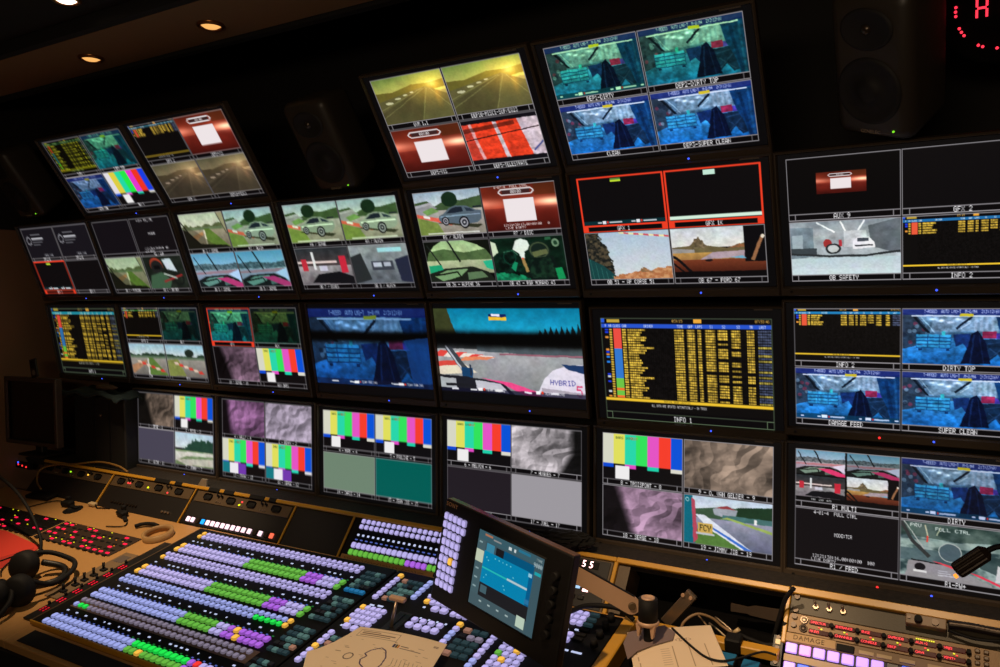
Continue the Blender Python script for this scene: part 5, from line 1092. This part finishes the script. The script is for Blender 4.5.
for i, (x, y) in enumerate(((737, 631), (731, 637))):
    b = nb(); cyl(b, w2(x - 3, y + 2, -.14), w2(x + 2, y - 2, -.14), .006, .0055, 10); obj('plug', b, M_plug, t)
    b = nb(); tube(b, [w2(x - 4, y + 1, -.14), w2(x - 14, y - 8, -.13), w2(x - 22, y - 14, -.12)], .003, 6, 5); obj('lead', b, M_steel, t)
for i, (lb, pts, r_) in enumerate([
    ('thin black cable curving across the right hand paper sheet', [(672, 628), (690, 645), (706, 657), (722, 661), (740, 658), (762, 652), (776, 655)], .0030),
    ('black cable bundle running right from the white plugs', [(738, 634), (752, 640), (768, 645), (780, 640), (785, 622)], .006),
    ('thick black cable hanging down beside the right rack corner', [(794, 588), (786, 598), (781, 612), (776, 630), (770, 650)], .006),
    ('black cable curving from the monitor arm over the switcher end', [(567, 613), (585, 606), (605, 606), (622, 610), (634, 620)], .007)]):
    Yp = (-.25, -.17, -.16, -.26)[i]; W_ = [bd(x, y, .034) if i == 0 else bp(x, y, Y=Yp + .004 * k) for k, (x, y) in enumerate(pts)]; P0 = W_[0]; t = thing('black_cable', lb, 'cable', Matrix.Translation(P0)); b = nb()
    tube(b, [p_ - P0 for p_ in W_], r_, 8, 6); obj('jacket', b, M_rubber, t)
t = thing('strap_tie', 'black strap wrapped round the yellow rail of the open bay', 'strap', desk_m(2.085, .012))
b = nb(); box(b, (0, 0, .0), (.042, .040, .040), .004); obj('strap', b, M_rubber, t)
for i, (X, s, lb) in enumerate([(2.085, .088, 'flat blue label on the dark shelf, left of the other blue one'), (2.145, .098, 'flat blue label on the dark shelf, right of the other blue one')]):
    t = thing('blue_label', lb, 'label', desk_m(X, s, .0), 'blue labels on the shelf'); b = nb(); box(b, (0, 0, -.012), (.045, .05, .03), .001); obj('label_holder', b, M_rubber, t); b = nb(); box(b, (0, 0, .004), (.040, .045, .002)); obj('blue_card', b, mat('blue_card', (20, 104, 150), .5), t)

def sheet(name, label, corners, img, zb, bend, cat='paper', sub=None):
    """corners: TL, TR, BR, BL as (X, s) on the desk"""
    c = [Vector((X, -s, 0)) for X, s in corners]; ctr = sum(c, Vector()) / 4; t = thing(name, label, cat, desk_m(ctr.x, -ctr.y, zb))
    ny, nx = img.shape[:2]; me = pic_mesh('sheet', img, 1, 1, PRINT); co = np.empty(len(me.vertices) * 3, np.float32); me.vertices.foreach_get('co', co); co = co.reshape(-1, 3)
    u = co[:, 0] + .5; v = .5 - co[:, 1]; c_ = [np.array(q - ctr) for q in c]
    P_ = (c_[0][None] * ((1 - u) * (1 - v))[:, None] + c_[1][None] * (u * (1 - v))[:, None] + c_[2][None] * (u * v)[:, None] + c_[3][None] * ((1 - u) * v)[:, None])
    P_[:, 2] = bend(u, v); me.vertices.foreach_set('co', P_.astype(np.float32).ravel()); me.update(); o = inst('sheet', me, t, (0, 0, 0))
    sd = o.modifiers.new('thickness', 'SOLIDIFY'); sd.thickness = .0006; return t
def map_img():
    q = Cv(np.zeros((150, 210, 3))); q.fill((232, 208, 176)); ink = (70, 56, 60)
    q.rbox(.06, .05, .52, .20, (110, 90, 74), .006)
    for k, (a, b_) in enumerate(((.09, .30), (.10, .48), (.09, .44))): q.rect(a, .08 + .035 * k, b_, .095 + .035 * k, (120, 96, 76))
    q.rect(.52, .24, .545, .31, (40, 50, 90)); q.rect(.548, .24, .565, .31, (60, 60, 60)); q.rect(.565, .24, .575, .31, (220, 180, 60)); q.rect(.575, .24, .587, .31, (190, 60, 40)); q.rect(.60, .25, .68, .265, ink); q.rect(.60, .29, .82, .305, ink, .7)
    q.text('AAR', .92, .12, .04, (120, 100, 90), wd=.05)
    T = [(.36, .44), (.33, .52), (.37, .56), (.34, .64), (.37, .72), (.46, .80), (.54, .78), (.56, .66), (.55, .52), (.50, .40), (.44, .36), (.36, .44)]; q.line(T, .012, (60, 40, 90))
    q.ell(.20, .62, .05, .07, ink, 1, .6); r_ = random.Random(5)
    for k in range(40): x, y = r_.random() * .9, .2 + r_.random() * .75; q.rect(x, y, x + .02 + .04 * r_.random(), y + .008, (130, 104, 84), .8)
    for k in range(8): x = .62 + .04 * k; q.line([(x, .5), (x + .02, .62), (x - .01, .7)], .004, (120, 96, 80))
    return q.a
sheet('map_sheet', 'cream paper sheet with a drawn circuit map lying over the switcher keys', [(1.102, .363), (1.400, .352), (1.445, .565), (1.105, .575)], map_img(), .032, lambda u, v: .012 * np.sin(u * 2.4) + .018 * np.exp(-((u) / .16) ** 2) * np.exp(-((v - 1) / .5) ** 2) * 0 + .004)
t = [o for o in COL.objects if o.name.startswith('map_sheet')][0]
# its torn curled corner on the left
b = nb(); c0 = Vector((1.102, -.363, 0)); ctr = Vector(((1.102 + 1.400 + 1.445 + 1.105) / 4, -(.363 + .352 + .565 + .575) / 4, 0))
P2 = [(1.103, .363), (1.093, .41), (1.080, .45), (1.062, .485), (1.038, .515), (1.08, .575), (1.106, .575)]
prism(b, [((X - ctr.x), (-s - ctr.y)) for X, s in P2][::-1], .0035, .0042); obj('curled_corner', b, mat('cream_paper', (232, 208, 176), .75), t)
def form_img():
    q = Cv(np.zeros((120, 110, 3))); q.fill((238, 212, 180)); ink = (150, 120, 92)
    q.text('CO', .62, .32, .05, (130, 104, 84), wd=.09); q.ell(.62, .32, .09, .04, (150, 120, 92), 1, .8)
    for k in range(5): q.line([(.30, .45 + k * .1), (.95, .45 + k * .1)], .006, ink)
    for k in range(4): q.line([(.30 + k * .18, .45), (.30 + k * .18, .95)], .006, ink)
    for k in range(8): q.rect(.34, .50 + .05 * k, .44, .51 + .05 * k, ink, .8)
    q.line([(.04, .1), (.10, 1)], .006, ink); return q.a
sheet('form_sheet', 'pale paper form lying across the yellow beam under the arm clamp', [(1.823, .105), (2.020, -.004), (2.105, .150), (1.905, .270)], form_img(), .028, lambda u, v: .003 * np.sin(u * 3))
t = thing('post_shadow_sheet', 'thin grey sheet standing in for the arm post shadow on the pale form', 'folder', desk_m(1.89, .125, .0345))
b = nb(); prism(b, [(-.06, .01), (-.03, .045), (.02, .075), (.055, .055), (.06, .02), (.02, -.02), (-.01, -.06), (-.02, -.10), (-.055, -.04)], 0, .0008); obj('folder', b, mat('post_shadow_grey', (128, 108, 104), .5), t)  # not a folder: grey sheet put in as the arm post's shadow on the form

# ------------------------------------------------------------------ gooseneck microphone at the right edge
t = thing('gooseneck_microphone', 'black ribbed gooseneck microphone with orange glow in front of right monitor', 'microphone', Matrix.Translation((2.583, -.9, .966)))
o0 = Vector((2.583, -.9, .966)); w3 = lambda x, y: bp(x, y, Y=-.9) - o0
a_ = w3(956.5, 571); c_ = w3(986, 552); dv = (c_ - a_).normalized()
b = nb(); q_ = dv.to_track_quat('Z', 'Y').to_matrix().to_4x4(); L0 = (c_ - a_).length; rings = []
for z, r0 in ((0, .006), (0, .0115), (.004, .013), (L0 * .94, .013), (L0, .010), (L0 + .004, .006)):
    rings.append([b.verts.new(Matrix.Translation(a_) @ q_ @ Vector(((r0 - (.0014 if k % 4 in (2, 3) else 0)) * math.cos(2 * math.pi * k / 48), (r0 - (.0014 if k % 4 in (2, 3) else 0)) * math.sin(2 * math.pi * k / 48), z))) for k in range(48)])
for A_, B_ in zip(rings, rings[1:]):
    for k in range(48): b.faces.new((A_[k], A_[(k + 1) % 48], B_[(k + 1) % 48], B_[k]))
b.faces.new(rings[0][::-1]); b.faces.new(rings[-1]); obj('capsule', b, mat('fluted_dark_bronze', (52, 42, 34), .35, metal=.4), t)
b = nb(); tube(b, [c_, w3(991, 549), w3(1000, 546.5), w3(1020, 546), w3(1045, 560), w3(1060, 640)], .0042, 8, 8); obj('gooseneck', b, M_rubber, t)
b = nb(); cyl(b, a_ - dv * .003 - Vector((0, .004, .006)), a_ + dv * .001 - Vector((0, .004, .006)), .0035, .0035, 12); obj('light_ring', b, mat('orange_glow', (255, 150, 50), .4, emit=1.5), t)

# black fluffy headset cover between the menu panel and the bottom monitor
t = thing('microphone_windscreen', 'black fluffy windscreen lying on the yellow rail behind the menu panel', 'windscreen', Matrix.Translation((1.52, -.085, .625)))
b = nb(); r_ = random.Random(8)
bmesh.ops.create_icosphere(b, subdivisions=4, radius=1.0)
for v in b.verts: k = 1 + r_.uniform(-.10, .16); v.co = Vector((v.co.x * .105 * k, v.co.y * .035 * k, v.co.z * .032 * k + .012 * v.co.x))
obj('fur_cover', b, mat('black_fur', (14, 12, 11), .95, bump=.8, scale=300), t)

# ------------------------------------------------------------------ left part of the desk
M_tp = mat('brown_black_panel', (58, 44, 34), .5, bump=.15, scale=300)
def tally(label, X0, X1, s0, s1, side, dens):
    t = thing('intercom_key_panel', label, 'intercom panel', desk_m((X0 + X1) / 2, (s0 + s1) / 2), 'intercom key panels let into the left desk')
    W_ = X1 - X0; H_ = s1 - s0; b = nb(); box(b, (0, 0, -.001), (W_ - .006, H_ - .004, .008), .001); obj('face_plate', b, M_tp if side else M_black, t); r_ = random.Random(3 + side); n_ = 12
    for j in range(4):
        for i in range(n_):
            x = -W_ / 2 + W_ * (i + .7) / (n_ + .4); y = H_ / 2 - H_ * (j + .55) / 4
            if r_.random() < dens:
                b = nb(); box(b, (x, y, .0035), (.019, .0095, .003), .0008); o = obj('red_display', b, mat('red_name_display', (250, 24, 70), .4, emit=1.05), t)
            b = nb(); box(b, (x, y - .016, .0035), (.022, .009, .004), .001); obj('push_button', b, M_rubber, t)
            if r_.random() < .35:
                b = nb(); box(b, (x + .012, y + .0105, .0035), (.006, .003, .002)); obj('indicator', b, M_yl if r_.random() < .4 else mat('amber_led', (220, 130, 40), .4, emit=.7), t)
    return t
tally('intercom key panel with many red displays in the desk beside the switcher', -.712, -.196, .158, .308, 1, .46)
tally('intercom key panel with red displays at the far left desk edge', -1.245, -.722, .158, .308, 0, .34)
t = thing('lever_panel', 'grey strip with five small black levers beside the switcher', 'lever panel', desk_m(-.115, .42))
b = nb(); box(b, (0, 0, .0015), (.075, .32, .004), .001); obj('face_plate', b, mat('grey_bronze_plate', (128, 104, 76), .5, bump=.1, scale=200), t)
for s_ in (.539, .495, .461, .425, .386):
    y = .42 - s_; b = nb(); box(b, (.012, y, .006), (.026, .020, .008), .002); lv = obj('lever_base', b, M_rubber, t)
    b = nb(); cyl(b, (.012, y, .008), (.006, y + .008, .030), .004, .0055, 10); obj('lever', b, M_rubber, t)
b = nb(); box(b, (0, .115, .0038), (.05, .045, .001)); obj('scribble_label', b, mat('worn_grey_label', (96, 84, 76), .6), t)
t = thing('tally_display_strip', 'narrow black strip with paired red readouts along the left switcher side', 'display strip', desk_m(-.044, .425))
b = nb(); box(b, (0, 0, .002), (.048, .548, .008), .001); obj('face_plate', b, M_black, t)
for k in range(6):
    y = .425 - (.640 - .0580 * k)
    for dx in (-.009, .009):
        b = nb(); box(b, (dx, y, .0065), (.010, .030, .002), .0006); w_ = obj('readout', b, M_win, t)
        b = nb()
        for q in range(3): box(b, (dx, y - .009 + q * .009, .0078), (.0055, .006, .001))
        obj('red_digits', b, mat('red_digit' + ('_dim' if k == 0 else ''), (220, 20, 50), .4, emit=(.5 if k == 0 else .95)), w_, kind='stuff')
    b = nb(); cyl(b, (-.018, y + .028, .004), (-.018, y + .028, .016), .005, n=10); obj('knob', b, M_rubber, t)
# adhesive tape roll
t = thing('tape_roll', 'pale translucent roll of adhesive tape lying beside the switcher corner', 'tape roll', desk_m(-.150, .120))
b = nb(); lathe(b, Matrix.Identity(4), [(.060, .001), (.060, .024), (.0505, .024), (.0505, .001), (.060, .001)], 48); obj('tape', b, mat('cream_tape', (176, 138, 88), .45), t)
b = nb(); lathe(b, Matrix.Identity(4), [(.0502, .001), (.0502, .024), (.047, .024), (.047, .001), (.0502, .001)], 48); obj('core', b, mat('card_core', (150, 112, 66), .7), t)
# gadgets on the rear shelf of the desk
def gadget(label, X, s, yaw, wire):
    t = thing('clip_on_earpiece', label, 'earpiece', desk_m(X, s, 0, yaw), 'black earpieces on the desk'); b = nb(); box(b, (0, 0, .014), (.060, .034, .026), .009, seg=3); box(b, (-.006, .012, .032), (.024, .018, .022), .005, seg=2); obj('body', b, M_rubber, t)
    b = nb(); box(b, (.052, -.012, .006), (.055, .018, .010), .004, seg=2, rot=Matrix.Rotation(R(-14), 4, 'Z')); obj('clip', b, M_rubber, t)
    b = nb(); tube(b, wire, .0025, 6, 6); obj('lead', b, M_rubber, t)
gadget('black clip-on earpiece on the desk between grommet and left rack panel', -.880, .052, .15, [(-.03, 0, .01), (-.08, .03, .006), (-.14, .02, .004), (-.20, -.05, .004)])
gadget('black clip-on earpiece on the desk next to the tape roll', -.500, .038, -.2, [(.03, -.01, .008), (.09, -.02, .004), (.12, -.05, .004), (.05, -.09, .004)])
t = thing('pen_cap', 'black curved plastic piece lying between earpiece and tape roll', 'cap', desk_m(-.272, .078, .002, R(10)))
b = nb(); tube(b, [(-.055, -.014, .008), (-.03, .006, .010), (.01, .012, .010), (.05, .004, .008)], .008, 8, 6); obj('cap', b, M_rubber, t)
t = thing('cable_tangle', 'pale cable looping over the far left rack panel', 'cable', Matrix.Translation((-1.10, -.17, .52)))
o0 = Vector((-1.10, -.17, .52)); P3 = [bp(x, y, Y=Yq) - o0 for x, y, Yq in ((41, 489, -.22), (37, 481, -.20), (40, 470, -.17), (54, 465, -.13), (75, 464, -.10), (100, 462, -.09), (118, 466, -.09), (128, 472, -.09))]
b = nb(); tube(b, P3, .0045, 8, 8); obj('jacket', b, mat('yellowed_cable', (150, 112, 56), .5), t)
t = thing('white_connector', 'small pale connector with lead at the rack divider foot', 'connector', desk_m(-.735, .012))
b = nb(); box(b, (-.02, 0, .010), (.045, .022, .014), .004, seg=2); obj('body', b, M_plug, t); b = nb(); tube(b, [(.0, 0, .01), (.03, -.012, .005), (.06, -.004, .004), (.10, .004, .004)], .0028, 6, 6); obj('lead', b, M_rubber, t)
t = thing('flat_black_case', 'flat black pouch lying at the far left of the desk', 'pouch', desk_m(-1.13, .03, 0, R(5)))
b = nb(); box(b, (0, 0, .010), (.16, .06, .018), .006, seg=2); obj('pouch', b, M_rubber, t)
# red sheets
t = thing('red_folder', 'bright red paper folder lying on the far left of the desk', 'folder', desk_m(-.80, .405, .0006))
b = nb(); prism(b, [(X + .80, .405 - q) for X, q in ((-.985, .325), (-.90, .315), (-.575, .352), (-.548, .41), (-.545, .60), (-1.0, .60))][::-1], 0, .002); obj('cover', b, mat('red_card', (222, 66, 52), .6), t)
b = nb(); prism(b, [(X + .80, .405 - q) for X, q in ((-.66, .50), (-.59, .37), (-.556, .412), (-.552, .58))][::-1], .0022, .003); obj('loose_leaf', b, mat('red_card_leaf', (190, 54, 44), .6), t)
# headset
t = thing('headset', 'black padded headset lying on the left desk beside the lever strip', 'headset', desk_m(-.25, .56))
for nm, (x, y, z, rx_, ry_) in (('ear_cup', (-.098, .025, .056, 62, 20)), ('ear_cup', (.085, -.095, .056, 68, 30))):
    Mc = Matrix.Translation((x, y, z)) @ Matrix.Rotation(R(rx_), 4, 'X') @ Matrix.Rotation(R(ry_), 4, 'Y')
    b = nb(); lathe(b, Mc, [(0, .026), (.036, .024), (.050, .012), (.052, .0), (.054, -.004), (.056, -.018), (.046, -.026), (.030, -.022), (0, -.018)], 32); cup = obj(nm, b, M_rubber, t)
b = nb(); tube(b, [(-.095, .05, .09), (-.075, .11, .07), (-.02, .135, .05), (.05, .13, .04), (.10, .08, .035), (.125, .0, .04), (.10, -.06, .08)], .009, 10, 8); obj('headband', b, M_rubber, t)
b = nb(); tube(b, [(-.06, .075, .05), (.0, .105, .03), (.05, .09, .022), (.08, .04, .022), (.06, -.02, .03), (.02, -.05, .04)], .012, 8, 8); obj('inner_band', b, M_black, t)
b = nb(); tube(b, [(-.10, .0, .02), (-.16, .06, .012), (-.24, .10, .008), (-.30, .08, .006), (-.27, .03, .006), (-.22, .0, .006)], .003, 6, 8); obj('lead', b, M_rubber, t)
b = nb(); tube(b, [(-.12, .04, .03), (-.20, .10, .02), (-.27, .15, .010), (-.33, .12, .008), (-.36, .05, .006)], .0025, 6, 8); obj('lead', b, M_rubber, t)
t = thing('headset', 'second black headset at the very left edge, partly out of view', 'headset', desk_m(-.16, .72))
b = nb(); lathe(b, Matrix.Translation((-.05, .02, .055)) @ Matrix.Rotation(R(60), 4, 'X'), [(0, .03), (.040, .028), (.054, .012), (.056, -.01), (.044, -.024), (0, -.018)], 28); obj('ear_cup', b, M_rubber, t)
b = nb(); tube(b, [(-.06, .0, .09), (-.02, .05, .08), (.02, .03, .05), (.04, -.03, .02)], .009, 10, 8); obj('headband', b, M_rubber, t)

# gooseneck standing on the left desk
t = thing('desk_gooseneck', 'black gooseneck tube arching up from the left headset', 'gooseneck', Matrix.Translation((-.50, -.55, .42)))
o0 = Vector((-.50, -.55, .42)); b = nb(); tube(b, [bp(x, y, Y=Yq) - o0 for x, y, Yq in ((28, 582, -.60), (37, 560, -.60), (41, 545, -.58), (38, 530, -.56), (28, 508, -.54), (14, 489, -.52), (-4, 474, -.5))], .0065, 10, 8); obj('tube', b, M_rubber, t)

# ------------------------------------------------------------------ far left: dark monitor, phone, case, cloth
t = thing('small_monitor', 'switched off square monitor in silver frame at the left wall', 'monitor', Matrix.Translation((-1.235, -.2, .70)) @ Matrix.Rotation(R(4), 4, 'Z'))
M_sil = mat('dull_silver_plastic', (74, 62, 52), .4, metal=.3)
b = frame_mesh(.395, .325, .355, .285, 0, -.02, .012, .004); bmesh.ops.transform(b, matrix=Matrix.Translation((0, 0, .165)) @ Matrix.Rotation(R(90), 4, 'X'), verts=b.verts); obj('frame', b, M_sil, t)
b = nb(); box(b, (0, .006, .165), (.356, .006, .286)); obj('dark_screen', b, mat('dark_glass', (16, 13, 12), .25), t)
b = nb(); box(b, (0, .04, .165), (.28, .05, .22), .015); obj('rear_housing', b, M_black, t)
b = nb(); box(b, (0, .04, -.045), (.18, .12, .012), .004); box(b, (0, .04, .03), (.05, .03, .14), .004); obj('stand', b, M_black, t)
t = thing('media_player', 'small black music player with round dial leaning on the dark monitor', 'player', Matrix.Translation((-1.215, -.19, 1.028)) @ Matrix.Rotation(R(-12), 4, 'Y'))
b = nb(); box(b, (0, 0, .046), (.052, .012, .090), .004, seg=2); obj('body', b, M_black, t)
b = nb(); cyl(b, (.003, -.006, .024), (.003, -.0075, .024), .013, n=24); obj('dial', b, mat('grey_dial', (110, 100, 92), .4), t); b = nb(); box(b, (0, -.006, .065), (.040, .0015, .034)); obj('display', b, M_rubber, t)
t = thing('equipment_case', 'tall dark equipment case below the far left timing monitor', 'case', Matrix.Translation((-.935, .005, .60)))
b = nb(); box(b, (0, 0, .17), (.40, .12, .34), .006); obj('body', b, mat('slate_case', (30, 32, 32), .6), t)
for x in (-.035, .085):
    b = nb(); box(b, (x, -.062, .17), (.006, .006, .33), .001); obj('seam_strip', b, M_rubber, t)
b = nb(); cyl(b, (.02, -.060, .25), (.02, -.068, .25), .006, n=12); obj('latch', b, M_steel, t)
t = thing('dark_cloth', 'dark teal cloth folded on the case below the timing monitor', 'cloth', Matrix.Translation((-.935, -.03, .944)))
b = nb(); bmesh.ops.create_grid(b, x_segments=30, y_segments=10, size=.5)
for v in b.verts: x, y = v.co.x, v.co.y; v.co = Vector((x * .50, y * .18 - .01, .018 + .008 * math.sin(x * 17 + y * 5) + .006 * math.sin(y * 14) - .02 * (abs(x) > .45)))
o = obj('cloth', b, mat('teal_cloth', (30, 46, 48), .9, bump=.5, scale=80), t, True); o.modifiers.new('thick', 'SOLIDIFY').thickness = .01
t = thing('rag', 'crumpled tan rag lying on the dark cloth', 'rag', Matrix.Translation((-.86, -.06, .975)))
b = nb(); bmesh.ops.create_icosphere(b, subdivisions=3, radius=1)
for v in b.verts: n_ = math.sin(v.co.x * 7) * math.cos(v.co.y * 5 + v.co.z * 4); v.co = Vector((v.co.x * .075 * (1 + .15 * n_), v.co.y * .03, v.co.z * .012 * (1 + .3 * n_) + .01))
obj('rag', b, mat('tan_rag', (92, 66, 44), .9, bump=.5, scale=90), t, True)
# little row of red lamps at the far left
t = thing('lamp_strip', 'tiny black unit with three red lamps and one blue at far left', 'indicator unit', Matrix.Translation(bp(22, 465, Y=-.14)))
b = nb(); box(b, (0, .012, -.004), (.13, .02, .03), .003); obj('housing', b, M_rubber, t)
for k, (x, z, m_) in enumerate(((-.035, .0, M_redled), (.0, -.0035, M_redled), (.035, -.007, M_redled), (-.037, .010, M_led))):
    b = nb(); cyl(b, (x, .003, z), (x, -.001, z), .0045, n=10); obj('lamp', b, m_, t)
# light grey cable bracket behind the yellow rail
t = thing('cable_bracket', 'pale grey angled bracket standing behind the rail, left of white buttons', 'bracket', Matrix.Translation((-.17, -.075, .595)))
b = nb(); prism(b, [(-.04, 0), (-.01, .036), (.022, .036), (.018, 0)], -.004, .004, Matrix.Rotation(R(90), 4, 'X')); obj('upright', b, mat('pale_grey_plate', (150, 138, 120), .5), t)
b = nb(); box(b, (.075, 0, .003), (.16, .03, .006), .001); obj('foot', b, mat('pale_grey_plate', (0, 0, 0)), t)
